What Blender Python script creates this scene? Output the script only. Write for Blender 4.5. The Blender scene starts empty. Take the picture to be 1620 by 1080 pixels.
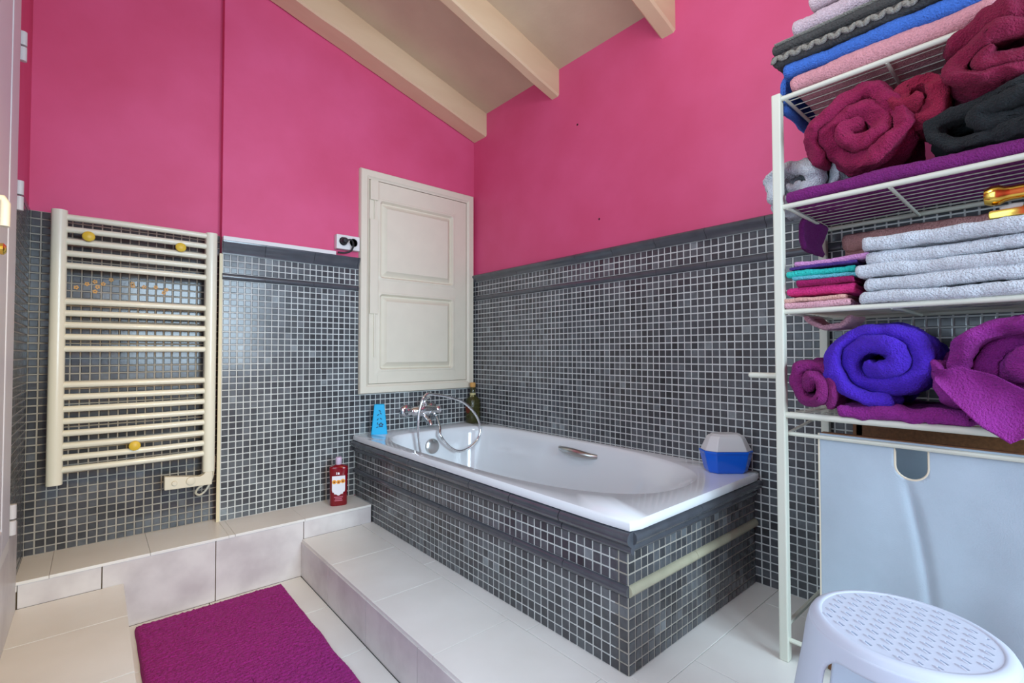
import bpy, bmesh, math, random
from mathutils import Vector, Matrix, noise
random.seed(7)
noise.seed_set(11)
PI = math.pi
scene = bpy.context.scene
COL = scene.collection

# ---------------------------------------------------------------- camera
# world: X runs along the back wall, Y along the right wall, camera at the origin height
CAM_YAW, CAM_PITCH, CAM_ROLL, FPX = math.radians(48.952), math.radians(1.368), math.radians(-0.089), 758.37
cam_data = bpy.data.cameras.new('camera')
cam = bpy.data.objects.new('camera', cam_data)
COL.objects.link(cam)
_f = Vector((math.cos(CAM_YAW)*math.cos(CAM_PITCH), math.sin(CAM_YAW)*math.cos(CAM_PITCH), math.sin(CAM_PITCH)))
_r = _f.cross(Vector((0, 0, 1))).normalized()
_u = _r.cross(_f)
_r2 = _r*math.cos(CAM_ROLL) + _u*math.sin(CAM_ROLL)
_u2 = -_r*math.sin(CAM_ROLL) + _u*math.cos(CAM_ROLL)
cam.matrix_world = Matrix(((_r2.x, _u2.x, -_f.x, 0), (_r2.y, _u2.y, -_f.y, 0), (_r2.z, _u2.z, -_f.z, 0), (0, 0, 0, 1)))
cam_data.sensor_width = 36.0
cam_data.lens = FPX/1620*36.0
cam_data.clip_start = 0.02
scene.camera = cam


def to_px(p):
    p = Vector(p)
    d = p.dot(_f)
    if d < 0.05:
        return None
    return 810 + FPX*p.dot(_r2)/d, 540 - FPX*p.dot(_u2)/d, d


# ---------------------------------------------------------------- world and light
world = bpy.data.worlds.new('sky')
scene.world = world
world.use_nodes = True
world.node_tree.nodes['Background'].inputs[0].default_value = (0.62, 0.78, 1.0, 1)
world.node_tree.nodes['Background'].inputs[1].default_value = 0.8


def area(name, loc, direction, sx, sy, power, col, spread=180):
    d = bpy.data.lights.new(name, 'AREA')
    d.shape = 'RECTANGLE'
    d.size, d.size_y = sx, sy
    d.energy, d.color = power, col
    d.spread = math.radians(spread)
    o = bpy.data.objects.new(name, d)
    COL.objects.link(o)
    o.location = loc
    o.rotation_euler = Vector(direction).to_track_quat('-Z', 'Y').to_euler()
    return o


# daylight through the glazed door in the left wall and through the window behind the camera
area('door_daylight', (-0.30, 0.60, 0.42), (1, 0.25, -0.15), 1.1, 1.5, 12, (0.66, 0.84, 1.0))
area('window_daylight', (0.85, -1.62, 0.42), (-0.03, 1, -0.22), 1.2, 1.15, 22, (0.64, 0.84, 1.0), 100)


def point_fill(name, loc, power, col, r):
    d = bpy.data.lights.new(name, 'POINT')
    d.energy, d.color, d.shadow_soft_size = power, col, r
    o = bpy.data.objects.new(name, d)
    COL.objects.link(o)
    o.location = loc


# added fill lights: neutral one overhead in mid-room, warm spot aimed at the left corner
point_fill('overhead_fill', (0.75, 0.55, 1.20), 9, (0.95, 0.97, 1.0), 0.14)
_sd = bpy.data.lights.new('warm_fill', 'SPOT')
_sd.energy, _sd.color, _sd.shadow_soft_size = 58, (1.0, 0.60, 0.09), 0.05
_sd.spot_size, _sd.spot_blend = math.radians(46), 0.9
_so = bpy.data.objects.new('warm_fill', _sd)
COL.objects.link(_so)
_so.location = (0.30, 0.10, 1.15)
_so.rotation_euler = (Vector((0.02, 2.15, -0.52)) - Vector(_so.location)).to_track_quat('-Z', 'Y').to_euler()

scene.view_settings.view_transform = 'Standard'
scene.view_settings.look = 'None'
scene.view_settings.gamma = 1.0
scene.view_settings.use_curve_mapping = False
scene.view_settings.exposure = 0.40

# ---------------------------------------------------------------- materials


def lin(r, g, b):
    def f(c):
        c /= 255.0
        return c/12.92 if c <= 0.04045 else ((c+0.055)/1.055)**2.4
    return (f(r), f(g), f(b), 1)


def mat(name, col, rough=0.5, metal=0.0, var=0.0, scale=8.0, bump=0.0, bscale=60.0, bdist=0.002,
        sheen=0.0, trans=0.0, col2=None, coat=0.0, detail=4.0, stretch=None, ior=1.45, alpha=1.0, thresh=None):
    m = bpy.data.materials.new(name)
    m.use_nodes = True
    nt = m.node_tree
    b = nt.nodes['Principled BSDF']
    b.inputs['Base Color'].default_value = col
    b.inputs['Roughness'].default_value = rough
    b.inputs['Metallic'].default_value = metal
    b.inputs['IOR'].default_value = ior
    if sheen:
        b.inputs['Sheen Weight'].default_value = sheen
        b.inputs['Sheen Roughness'].default_value = 0.6
        b.inputs['Sheen Tint'].default_value = [min(1, c*1.4+0.1) for c in col[:3]] + [1]
    if trans:
        b.inputs['Transmission Weight'].default_value = trans
    if coat:
        b.inputs['Coat Weight'].default_value = coat
        b.inputs['Coat Roughness'].default_value = 0.08
    if alpha < 1:
        b.inputs['Alpha'].default_value = alpha
    src = None
    if var or col2 or bump:
        geo = nt.nodes.new('ShaderNodeNewGeometry')
        src = geo.outputs['Position']
        if stretch:
            mp = nt.nodes.new('ShaderNodeMapping')
            mp.inputs['Scale'].default_value = stretch
            nt.links.new(src, mp.inputs['Vector'])
            src = mp.outputs['Vector']
    if var or col2:
        n = nt.nodes.new('ShaderNodeTexNoise')
        n.inputs['Scale'].default_value = scale
        n.inputs['Detail'].default_value = detail
        nt.links.new(src, n.inputs['Vector'])
        ramp = nt.nodes.new('ShaderNodeValToRGB')
        c2 = col2 if col2 else tuple(max(0, c*(1-var)) for c in col[:3]) + (1,)
        c1 = col if col2 else tuple(min(1, c*(1+var)) for c in col[:3]) + (1,)
        lo, hi = thresh if thresh else (0.3, 0.7)
        ramp.color_ramp.elements[0].position = lo
        ramp.color_ramp.elements[1].position = hi
        ramp.color_ramp.elements[0].color = c2
        ramp.color_ramp.elements[1].color = c1
        nt.links.new(n.outputs['Fac'], ramp.inputs['Fac'])
        nt.links.new(ramp.outputs['Color'], b.inputs['Base Color'])
    if bump:
        n2 = nt.nodes.new('ShaderNodeTexNoise')
        n2.inputs['Scale'].default_value = bscale
        n2.inputs['Detail'].default_value = 3
        nt.links.new(src, n2.inputs['Vector'])
        bp = nt.nodes.new('ShaderNodeBump')
        bp.inputs['Strength'].default_value = bump
        bp.inputs['Distance'].default_value = bdist
        nt.links.new(n2.outputs['Fac'], bp.inputs['Height'])
        nt.links.new(bp.outputs['Normal'], b.inputs['Normal'])
    return m


def terry(name, col, pile=1.0, scale=240):
    c2 = tuple(c*0.8 for c in col[:3]) + (1,)
    return mat(name, col, 0.95, col2=c2, scale=scale, thresh=(0.28, 0.62), bump=pile, bscale=scale*1.1, bdist=0.008, sheen=0.25, detail=2)


M = {}
M['pink'] = mat('pink_paint', lin(222, 92, 138), 0.6, col2=lin(212, 80, 122), scale=3.2, bump=0.12, bscale=45, bdist=0.004, detail=6)
M['grout'] = mat('grout', lin(206, 208, 204), 0.9, var=0.12, scale=12)
M['grout_grey'] = mat('grout_grey', lin(168, 162, 150), 0.9, var=0.14, scale=14)
SH = [(54, 55, 57), (66, 67, 70), (77, 79, 82), (88, 91, 94), (100, 104, 107), (122, 128, 130)]
M['tiles'] = [mat('mosaic_%d' % i, lin(*c), 0.22, var=0.16, scale=55, coat=0.2, bump=0.15, bscale=90, bdist=0.001) for i, c in enumerate(SH)]
M['cap'] = mat('dark_glaze', lin(74, 77, 83), 0.22, var=0.12, scale=20, coat=0.6)
M['cap_reflect'] = mat('glaze_reflection', lin(176, 172, 146), 0.35, var=0.1, scale=20)  # reflected light painted into the border on the apron end
M['ceiling'] = mat('ceiling_paint', lin(206, 188, 158), 0.8, col2=lin(196, 176, 148), scale=5, bump=0.2, bscale=30, bdist=0.006)
M['beam'] = mat('beam_paint', lin(224, 200, 164), 0.62, col2=lin(214, 186, 150), scale=7, bump=0.25, bscale=22, bdist=0.006, stretch=(0.25, 1, 1))
M['floor_tile'] = mat('floor_glaze', lin(234, 232, 226), 0.32, col2=lin(226, 223, 216), scale=5, detail=8)
M['marble'] = mat('marbled_tile', lin(218, 213, 210), 0.35, col2=lin(196, 189, 188), scale=7, detail=12, thresh=(0.35, 0.6))
M['joint'] = mat('floor_joint', lin(206, 202, 194), 0.9)
M['joint_dark'] = mat('riser_joint', lin(104, 90, 68), 0.9)
M['white_enamel'] = mat('tub_enamel', lin(228, 232, 234), 0.12, coat=0.5)
M['white_wood'] = mat('white_painted_wood', lin(224, 216, 196), 0.42, var=0.02, scale=14, bump=0.08, bscale=30)
M['radiator'] = mat('ivory_enamel', lin(230, 226, 204), 0.3, coat=0.2)
M['ivory'] = mat('ivory_plastic', lin(222, 214, 190), 0.45)
M['yellow'] = mat('yellow_plastic', lin(222, 186, 60), 0.4)
M['trim_white'] = mat('white_trim', lin(226, 224, 222), 0.5)
M['trim_cream'] = mat('cream_trim', lin(220, 208, 172), 0.45)
M['shelf'] = mat('ivory_coated_steel', lin(208, 210, 194), 0.42)
M['chrome'] = mat('chrome', (0.78, 0.79, 0.80, 1), 0.12, 1.0)
M['chrome_dull'] = mat('brushed_chrome', (0.55, 0.55, 0.53, 1), 0.28, 1.0)
M['brass'] = mat('polished_brass', (0.90, 0.62, 0.12, 1), 0.16, 1.0)
M['clear'] = mat('clear_plastic', (0.9, 0.9, 0.88, 1), 0.1, trans=0.7)
M['cyan'] = mat('cyan_plastic', lin(24, 176, 224), 0.4)
M['cyan_dark'] = mat('cyan_gel', lin(12, 70, 104), 0.5)
M['red_gel'] = mat('red_gel', lin(150, 6, 30), 0.12, trans=0.35, coat=0.3)
M['cap_lilac'] = mat('lilac_cap', lin(206, 184, 206), 0.4)
M['label_white'] = mat('label_white', lin(232, 230, 234), 0.5)
M['label_orange'] = mat('label_orange', lin(240, 160, 50), 0.5)
M['label_brown'] = mat('label_brown', lin(140, 70, 30), 0.5)
M['label_pink'] = mat('label_pink', lin(206, 120, 140), 0.5)
M['olive'] = mat('olive_glass', lin(86, 84, 40), 0.12, trans=0.45, coat=0.3)
M['oil_red'] = mat('red_herbs', lin(110, 46, 22), 0.4)
M['cork'] = mat('cork', lin(206, 156, 88), 0.85, var=0.2, scale=200)
M['raffia'] = mat('raffia', lin(214, 204, 150), 0.8)
M['blue_plastic'] = mat('blue_plastic', lin(12, 96, 214), 0.22, coat=0.3)
M['lid_white'] = mat('frosted_white', lin(226, 226, 224), 0.25, trans=0.15)
M['black_plastic'] = mat('black_plastic', lin(34, 34, 36), 0.5)
M['stool'] = mat('white_plastic', lin(200, 210, 225), 0.4)
M['canvas'] = mat('white_canvas', lin(174, 190, 200), 0.95, var=0.05, scale=9, bump=0.35, bscale=420, bdist=0.0015)
M['hem'] = mat('cream_hem', lin(220, 210, 186), 0.9)
M['wood'] = mat('brown_wood', lin(128, 84, 48), 0.55, var=0.2, scale=20, stretch=(1, 6, 6))
M['mat_pile'] = terry('magenta_chenille', lin(158, 32, 124), 0.9, 190)
M['door_paint'] = mat('grey_white_frame', lin(212, 210, 212), 0.4)
M['steel'] = mat('hinge_steel', lin(206, 204, 204), 0.4)
M['brown_gold'] = mat('flower_gold', lin(214, 150, 50), 0.4)

# ---------------------------------------------------------------- mesh helpers


class MB:
    def __init__(s):
        s.v, s.f, s.mi = [], [], []

    def add(s, vs, fs, mi=0):
        o = len(s.v)
        s.v += [tuple(v) for v in vs]
        s.f += [tuple(i+o for i in f) for f in fs]
        s.mi += [mi]*len(fs)

    def box(s, lo, hi, mi=0, b=0.0):
        x0, y0, z0 = lo
        x1, y1, z1 = hi
        if b <= 0:
            s.add([(x0, y0, z0), (x1, y0, z0), (x1, y1, z0), (x0, y1, z0), (x0, y0, z1), (x1, y0, z1), (x1, y1, z1), (x0, y1, z1)],
                  [(0, 3, 2, 1), (4, 5, 6, 7), (0, 1, 5, 4), (1, 2, 6, 5), (2, 3, 7, 6), (3, 0, 4, 7)], mi)
            return
        bm = bmesh.new()
        bmesh.ops.create_cube(bm, size=1)
        for v in bm.verts:
            v.co = Vector(((x0+x1)/2+v.co.x*(x1-x0), (y0+y1)/2+v.co.y*(y1-y0), (z0+z1)/2+v.co.z*(z1-z0)))
        bmesh.ops.bevel(bm, geom=list(bm.edges), offset=b, segments=2, profile=0.6, affect='EDGES')
        bm.verts.index_update()
        s.add([v.co for v in bm.verts], [[v.index for v in f.verts] for f in bm.faces], mi)
        bm.free()

    def loft(s, loops, cap0=True, cap1=True, mi=0, closed=True):
        n = len(loops[0])
        o = len(s.v)
        for L in loops:
            s.v += [tuple(p) for p in L]
        for k in range(len(loops)-1):
            for i in range(n if closed else n-1):
                j = (i+1) % n
                s.f.append((o+k*n+i, o+k*n+j, o+(k+1)*n+j, o+(k+1)*n+i))
                s.mi.append(mi)
        if cap0:
            s.f.append(tuple(o+i for i in reversed(range(n))))
            s.mi.append(mi)
        if cap1:
            s.f.append(tuple(o+(len(loops)-1)*n+i for i in range(n)))
            s.mi.append(mi)

    def tube(s, pts, r, n=10, mi=0, rs=None):
        pts = [Vector(p) for p in pts]
        loops = []
        up = None
        for i, p in enumerate(pts):
            t = (pts[min(i+1, len(pts)-1)] - pts[max(i-1, 0)]).normalized()
            if up is None:
                up = Vector((0, 0, 1)) if abs(t.z) < 0.9 else Vector((1, 0, 0))
            a = t.cross(up).normalized()
            up = a.cross(t).normalized()
            rr = rs[i] if rs else r
            loops.append([p + (a*math.cos(k*2*PI/n) + up*math.sin(k*2*PI/n))*rr for k in range(n)])
        s.loft(loops, mi=mi)

    def lathe(s, prof, c, n=24, axis=(0, 0, 1), mi=0):
        ax = Vector(axis).normalized()
        a = ax.orthogonal().normalized()
        b = ax.cross(a)
        c = Vector(c)
        s.loft([[c + ax*h + (a*math.cos(k*2*PI/n) + b*math.sin(k*2*PI/n))*max(r, 1e-5) for k in range(n)] for r, h in prof], mi=mi)

    def prism(s, poly, d, mi=0):
        """poly: list of 3D points, extruded by vector d"""
        d = Vector(d)
        s.loft([[Vector(p) for p in poly], [Vector(p)+d for p in poly]], mi=mi)

    def mesh(s, name, mats, smooth=False):
        me = bpy.data.meshes.new(name)
        me.from_pydata(s.v, [], s.f)
        for m in (mats if isinstance(mats, (list, tuple)) else [mats]):
            me.materials.append(m)
        if any(s.mi):
            me.polygons.foreach_set('material_index', s.mi)
        bm = bmesh.new()
        bm.from_mesh(me)
        bmesh.ops.recalc_face_normals(bm, faces=bm.faces)
        bm.to_mesh(me)
        bm.free()
        if smooth:
            me.polygons.foreach_set('use_smooth', [True]*len(me.polygons))
            if smooth != 'all':
                me.set_sharp_from_angle(angle=math.radians(smooth if smooth is not True else 40))
        me.update()
        return me


def link(name, me, parent=None):
    o = bpy.data.objects.new(name, me)
    COL.objects.link(o)
    if parent is not None:
        o.parent = parent
        r = parent
        while r.parent is not None:
            r = r.parent
        if r is parent:
            o.matrix_parent_inverse = Matrix.Translation(r.location).inverted()
    return o


def obj(name, mb, m, parent=None, smooth=False):
    return link(name, mb.mesh(name, m, smooth), parent)


def tag(o, label, cat=None, group=None, kind=None):
    o['label'] = label
    if cat:
        o['category'] = cat
    if group:
        o['group'] = group
    if kind:
        o['kind'] = kind
    return o


def thing(name, label, cat, loc, group=None):
    o = bpy.data.objects.new(name, None)
    COL.objects.link(o)
    o.location = loc
    o.empty_display_size = 0.05
    return tag(o, label, cat, group)


def struct(name, mb, m, label, cat, smooth=False):
    return tag(obj(name, mb, m, None, smooth), label, cat, kind='structure')


# ---------------------------------------------------------------- dimensions
XR = 1.757            # right wall
XL = -0.185           # left wall
YB = 2.375            # back wall, part with the shutter
YB2 = 2.42            # back wall, recessed part with the radiator
XSTEP = 0.408         # where the two parts meet
YN = -1.6             # wall behind the camera
ZP = -0.80            # raised floor
ZF = -0.955           # low floor
ZLEDGE = -0.715
YLEDGE = 2.165
XPLAT = 0.69          # step edge
PITCH = 0.028
TB = 0.006            # tile bed thickness


def ceil_z(x):
    return 1.437 + (XR-x)*0.279


# ---------------------------------------------------------------- mosaic
def tile_mesh(w, h, shade):
    mb = MB()
    c, t = 0.0014, 0.0022
    mb.loft([[(-w/2, -h/2, -0.001), (w/2, -h/2, -0.001), (w/2, h/2, -0.001), (-w/2, h/2, -0.001)],
             [(-w/2, -h/2, t-c*0.7), (w/2, -h/2, t-c*0.7), (w/2, h/2, t-c*0.7), (-w/2, h/2, t-c*0.7)],
             [(-w/2+c, -h/2+c, t), (w/2-c, -h/2+c, t), (w/2-c, h/2-c, t), (-w/2+c, h/2-c, t)]], cap0=False)
    return mb.mesh('mosaic_tile', M['tiles'][shade])


GAP = 0.0046
TILE_MESHES = [tile_mesh(PITCH-GAP, PITCH-GAP, k) for k in range(6)]


def shade_at(i, j, seed):
    n = noise.noise(Vector((i*0.23+seed*7.1, j*0.23, seed)))
    r = random.random()
    k = 2.0 + 1.6*n + (r-0.5)*2.6
    if r > 0.955:
        k += 1.0
    return max(0, min(5, int(round(k))))


def mosaic(parent, O, U, V, N, u0, u1, v0, v1, uj, vj, skip=None, seed=1, limit=300, hide=None, dark=0):
    """tiles on the plane O+u*U+v*V, joints at uj+k*PITCH, vj+k*PITCH; limit largest in view are single objects"""
    O, U, V, N = Vector(O), Vector(U), Vector(V), Vector(N)
    cells = []
    i0 = math.floor((u0-uj)/PITCH)
    i1 = math.ceil((u1-uj)/PITCH)
    j0 = math.floor((v0-vj)/PITCH)
    j1 = math.ceil((v1-vj)/PITCH)
    for i in range(i0, i1):
        for j in range(j0, j1):
            a0 = max(u0, uj+i*PITCH)+GAP/2
            a1 = min(u1, uj+(i+1)*PITCH)-GAP/2
            b0 = max(v0, vj+j*PITCH)+GAP/2
            b1 = min(v1, vj+(j+1)*PITCH)-GAP/2
            if a1-a0 < 0.003 or b1-b0 < 0.003:
                continue
            ca, cb = (a0+a1)/2, (b0+b1)/2
            if skip and skip(ca, cb):
                continue
            full = abs(a1-a0-(PITCH-GAP)) < 1e-6 and abs(b1-b0-(PITCH-GAP)) < 1e-6
            p = O + U*ca + V*cb
            size = 0
            if full and not (hide and hide(ca, cb)):
                q = to_px(p)
                if q and 4 < q[0] < 1616 and 4 < q[1] < 1076:
                    size = abs(N.dot(p.normalized()))/(p.length*q[2])
            cells.append((size, a0, a1, b0, b1, max(0, min(5, shade_at(i, j, seed)-dark))))
    order = sorted(range(len(cells)), key=lambda k: -cells[k][0])
    single = set(k for k in order[:limit] if cells[k][0] > 0)
    rot = Matrix((U, V, N)).transposed().to_4x4()
    rest = MB()
    for k, (s, a0, a1, b0, b1, sh) in enumerate(cells):
        if k in single:
            o = link('mosaic_tile', TILE_MESHES[sh], parent)
            o.matrix_basis = Matrix.Translation(O + U*((a0+a1)/2) + V*((b0+b1)/2)) @ rot
        else:
            c, t = 0.0014, 0.0022
            def P(a, b, h):
                return O + U*a + V*b + N*h
            rest.loft([[P(a0, b0, -0.001), P(a1, b0, -0.001), P(a1, b1, -0.001), P(a0, b1, -0.001)],
                       [P(a0, b0, t-c*.7), P(a1, b0, t-c*.7), P(a1, b1, t-c*.7), P(a0, b1, t-c*.7)],
                       [P(a0+c, b0+c, t), P(a1-c, b0+c, t), P(a1-c, b1-c, t), P(a0+c, b1-c, t)]], cap0=False, mi=sh)
    if rest.v:
        me = bpy.data.meshes.new('mosaic_tiles')
        me.from_pydata(rest.v, [], rest.f)
        for m in M['tiles']:
            me.materials.append(m)
        me.polygons.foreach_set('material_index', rest.mi)
        me.update()
        # faces are consistent; make sure they face N
        if me.polygons[4].normal.dot(N) < 0:
            me.flip_normals()
        o = link('mosaic_tiles', me, parent)
        o['kind'] = 'stuff'


def profile_run(name, parent, prof, O, A, N, a0, a1, step, first, m, gap=0.0016, label=None, droop=None):
    """moulding pieces: prof = list of (out, up); runs along A from a0 to a1, pieces of length step"""
    O, A, N = Vector(O), Vector(A), Vector(N)
    Z = Vector((0, 0, 1))
    edges = [a0]
    e = first
    while e < a1:
        if e > a0+0.01:
            edges.append(e)
        e += step
    edges.append(a1)
    for s, t in zip(edges[:-1], edges[1:]):
        if t-s < 0.004:
            continue
        mb = MB()
        mb.loft([[O + A*(q+0) + N*o_ + Z*u_ for o_, u_ in prof] for q in (s+gap/2, s+gap/2+0.002, t-gap/2-0.002, t-gap/2)])
        o = obj(name, mb, m, parent, 50)
        if label:
            o['label'] = label


# ---------------------------------------------------------------- walls
WT = 0.12
# right wall
mb = MB()
pr = [(YN-WT), YB2+WT]
mb.add([(XR, YN-WT, ZF-0.1), (XR, YB2+WT, ZF-0.1), (XR, YB2+WT, ceil_z(XR)+0.05), (XR, YN-WT, ceil_z(XR)+0.05),
        (XR+WT, YN-WT, ZF-0.1), (XR+WT, YB2+WT, ZF-0.1), (XR+WT, YB2+WT, ceil_z(XR)+0.05), (XR+WT, YN-WT, ceil_z(XR)+0.05)],
       [(0, 1, 2, 3), (4, 7, 6, 5), (0, 4, 5, 1), (3, 2, 6, 7), (0, 3, 7, 4), (1, 5, 6, 2)])
wall_right = struct('wall_right', mb, M['pink'], 'bright pink wall above grey mosaic running behind the bathtub and shelf', 'wall')
mb = MB()
mb.box((XR-TB, -0.40, ZP), (XR, YB, 0.472))
obj('tile_bed', mb, M['grout'], wall_right)
XT = XR-TB
# rows above the border, border, rows below
mosaic(wall_right, (XT, 0, 0), (0, 1, 0), (0, 0, 1), (-1, 0, 0), -0.40, YB, 0.346, 0.430, 0.6686, 0.430-3*PITCH, seed=2, limit=60,
       hide=lambda a, b: a < 0.62)
mosaic(wall_right, (XT, 0, 0), (0, 1, 0), (0, 0, 1), (-1, 0, 0), -0.40, YB, ZP, 0.318, 0.6686, 0.292,
       skip=lambda a, b: a > 0.76 and b < -0.46, seed=3, limit=240, hide=lambda a, b: a < 0.62 or (a > 0.70 and b < -0.40))
cap_prof = [(0, 0.0), (0.010, 0.0), (0.012, 0.012), (0.020, 0.018), (0.027, 0.026), (0.028, 0.034), (0.022, 0.041), (0.010, 0.044), (0, 0.044)]
profile_run('cap_tile', wall_right, cap_prof, (XT, 0, 0.430), (0, 1, 0), (-1, 0, 0), -0.40, YB, 0.216, 0.662-0.216*4, M['cap'])
bord_prof = [(0, 0), (0.006, 0.001), (0.011, 0.007), (0.013, 0.014), (0.011, 0.021), (0.006, 0.027), (0, 0.028)]
profile_run('border_tile', wall_right, bord_prof, (XT, 0, 0.318), (0, 1, 0), (-1, 0, 0), -0.40, YB, 0.216, 0.662-0.216*4, M['cap'])
for y, z in ((1.53, 1.11), (1.40, 0.62), (0.50, 1.02)):
    mb = MB()
    mb.lathe([(0.001, 0.0), (0.0055, 0.0006), (0.004, 0.0016), (0.001, 0.002)], (XR, y, z), 8, (-1, 0, 0))
    obj('nail_mark', mb, mat('nail_dark', lin(70, 26, 40), 0.8) if 'nail' not in M else M['nail'], wall_right)

# back wall, proud part with the shutter
mb = MB()
mb.loft([[(XSTEP, YB, ZF-0.1), (XR, YB, ZF-0.1), (XR, YB, ceil_z(XR)+0.04), (XSTEP, YB, ceil_z(XSTEP)+0.04)],
         [(XSTEP, YB2+WT, ZF-0.1), (XR, YB2+WT, ZF-0.1), (XR, YB2+WT, ceil_z(XR)+0.04), (XSTEP, YB2+WT, ceil_z(XSTEP)+0.04)]])
wall_back = struct('wall_back', mb, M['pink'], 'pink wall over grey mosaic with the white shutter and the tap', 'wall')
mb = MB()
mb.box((XSTEP, YB-TB, ZLEDGE), (1.016, YB, 0.488))
mb.box((1.016, YB-TB, ZLEDGE), (XR, YB, -0.20))
mb.box((1.735, YB-TB, -0.20), (XR, YB, 0.470))
obj('tile_bed', mb, M['grout'], wall_back)
YT = YB-TB
sk = lambda a, b: a > 1.016 and b > -0.205 and a < 1.735
mosaic(wall_back, (0, YT, 0), (1, 0, 0), (0, 0, 1), (0, -1, 0), XSTEP+0.004, XR-TB, 0.346, 0.430, 0.4404, 0.430-3*PITCH, skip=sk, seed=4, limit=60)
mosaic(wall_back, (0, YT, 0), (1, 0, 0), (0, 0, 1), (0, -1, 0), XSTEP+0.004, XR-TB, ZLEDGE, 0.318, 0.4404, 0.318-PITCH,
       skip=lambda a, b: sk(a, b) or (a > 1.02 and b < -0.47), seed=5, limit=240)
bcap = [(0, 0.0), (0.008, 0.0), (0.010, 0.014), (0.018, 0.030), (0.026, 0.048), (0.026, 0.055), (0, 0.055)]
profile_run('cap_tile', wall_back, bcap, (0, YT, 0.430), (1, 0, 0), (0, -1, 0), XSTEP, 1.016, 0.216, 0.575, M['cap'])
profile_run('cap_tile', wall_back, cap_prof, (0, YT, 0.428), (1, 0, 0), (0, -1, 0), 1.737, XR-TB, 0.216, 1.9, M['cap'])
profile_run('border_tile', wall_back, bord_prof, (0, YT, 0.318), (1, 0, 0), (0, -1, 0), XSTEP, 1.016, 0.216, 0.575, M['cap'])
profile_run('border_tile', wall_back, bord_prof, (0, YT, 0.318), (1, 0, 0), (0, -1, 0), 1.737, XR-TB, 0.216, 1.9, M['cap'])
mb = MB()
mb.box((XSTEP, YT-0.027, 0.485), (0.892, YB, 0.503), b=0.002)
obj('ledge_strip', mb, M['trim_white'], wall_back)['label'] = 'thin white strip on top of the dark cap tiles'

# back wall, recessed part with the radiator
mb = MB()
mb.loft([[(XL-WT, YB2, ZF-0.1), (XSTEP, YB2, ZF-0.1), (XSTEP, YB2, ceil_z(XSTEP)+0.04), (XL-WT, YB2, ceil_z(XL-WT)+0.04)],
         [(XL-WT, YB2+WT, ZF-0.1), (XSTEP, YB2+WT, ZF-0.1), (XSTEP, YB2+WT, ceil_z(XSTEP)+0.04), (XL-WT, YB2+WT, ceil_z(XL-WT)+0.04)]])
wall_back2 = struct('wall_back_recess', mb, M['pink'], 'recessed pink wall with dark mosaic behind the towel radiator', 'wall')
mb = MB()
mb.box((XL, YB2-TB, ZLEDGE), (XSTEP, YB2, 0.514))
obj('tile_bed', mb, M['grout_grey'], wall_back2)
mosaic(wall_back2, (0, YB2-TB, 0), (1, 0, 0), (0, 0, 1), (0, -1, 0), XL+0.002, XSTEP, ZLEDGE, 0.514, -0.1517, 0.514-PITCH, seed=6, limit=300, dark=1)
# little gold flower shapes on the mosaic behind the radiator
rf = random.Random(3)
for k in range(13):
    fx = -0.02 + 0.275*rf.random() if k > 2 else (-0.055 + 0.03*k)
    fz = 0.235 + 0.05*rf.random()
    mb = MB()
    for q in range(5):
        a = q*2*PI/5 + k
        r1 = 0.0062
        c = Vector((fx+math.cos(a)*0.005, YB2-TB-0.0026, fz+math.sin(a)*0.005))
        mb.loft([[c+Vector((math.cos(t)*r1*0.55, 0, math.sin(t)*r1*0.55)) for t in [i*2*PI/7 for i in range(7)]],
                 [c+Vector((math.cos(t)*r1*0.5, -0.0008, math.sin(t)*r1*0.5)) for t in [i*2*PI/7 for i in range(7)]]], cap0=False)
    obj('gold_flower', mb, M['brown_gold'], wall_back2)

# left wall with the glazed door opening
mb = MB()
DY0, DY1, DZ0, DZ1 = 0.05, 1.70, -0.43, 1.55
def lw(y0, y1, z0, z1):
    mb.box((XL-WT, y0, z0), (XL, y1, z1))
lw(YN-WT, DY0, ZF-0.1, ceil_z(XL)+0.02)
lw(DY1, YB2, ZF-0.1, ceil_z(XL)+0.02)
lw(DY0, DY1, ZF-0.1, DZ0)
lw(DY0, DY1, DZ1, ceil_z(XL)+0.02)
wall_left = struct('wall_left', mb, M['pink'], 'narrow pink and mosaic wall strip beside the pale door frame', 'wall')
mb = MB()
mb.box((XL, 1.84, ZLEDGE), (XL+0.004, YB2-TB, 0.514))
obj('tile_bed', mb, M['grout_grey'], wall_left)
mosaic(wall_left, (XL+0.004, 0, 0), (0, 1, 0), (0, 0, 1), (1, 0, 0), 1.84, YB2-TB, ZLEDGE, 0.514, YB2-TB, 0.514-PITCH, seed=9, limit=120, dark=1)
# base of the left wall, tiled in beige
mb = MB()
mb.box((XL, 0.02, ZP), (XL+0.010, YLEDGE, -0.525))
obj('base_panel', mb, M['marble'], wall_left)

# wall behind the camera with a window opening
mb = MB()
def rw(x0, x1, z0, z1):
    mb.box((x0, YN-WT, z0), (x1, YN, z1))
rw(XL-WT, 0.25, ZF-0.1, 2.0)
rw(1.45, XR+WT, ZF-0.1, 1.5)
rw(0.25, 1.45, ZF-0.1, -0.15)
rw(0.25, 1.45, 1.05, 1.85)
wall_front = struct('wall_front', mb, M['pink'], 'pink wall with a window opening opposite the shutter wall', 'wall')

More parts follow.
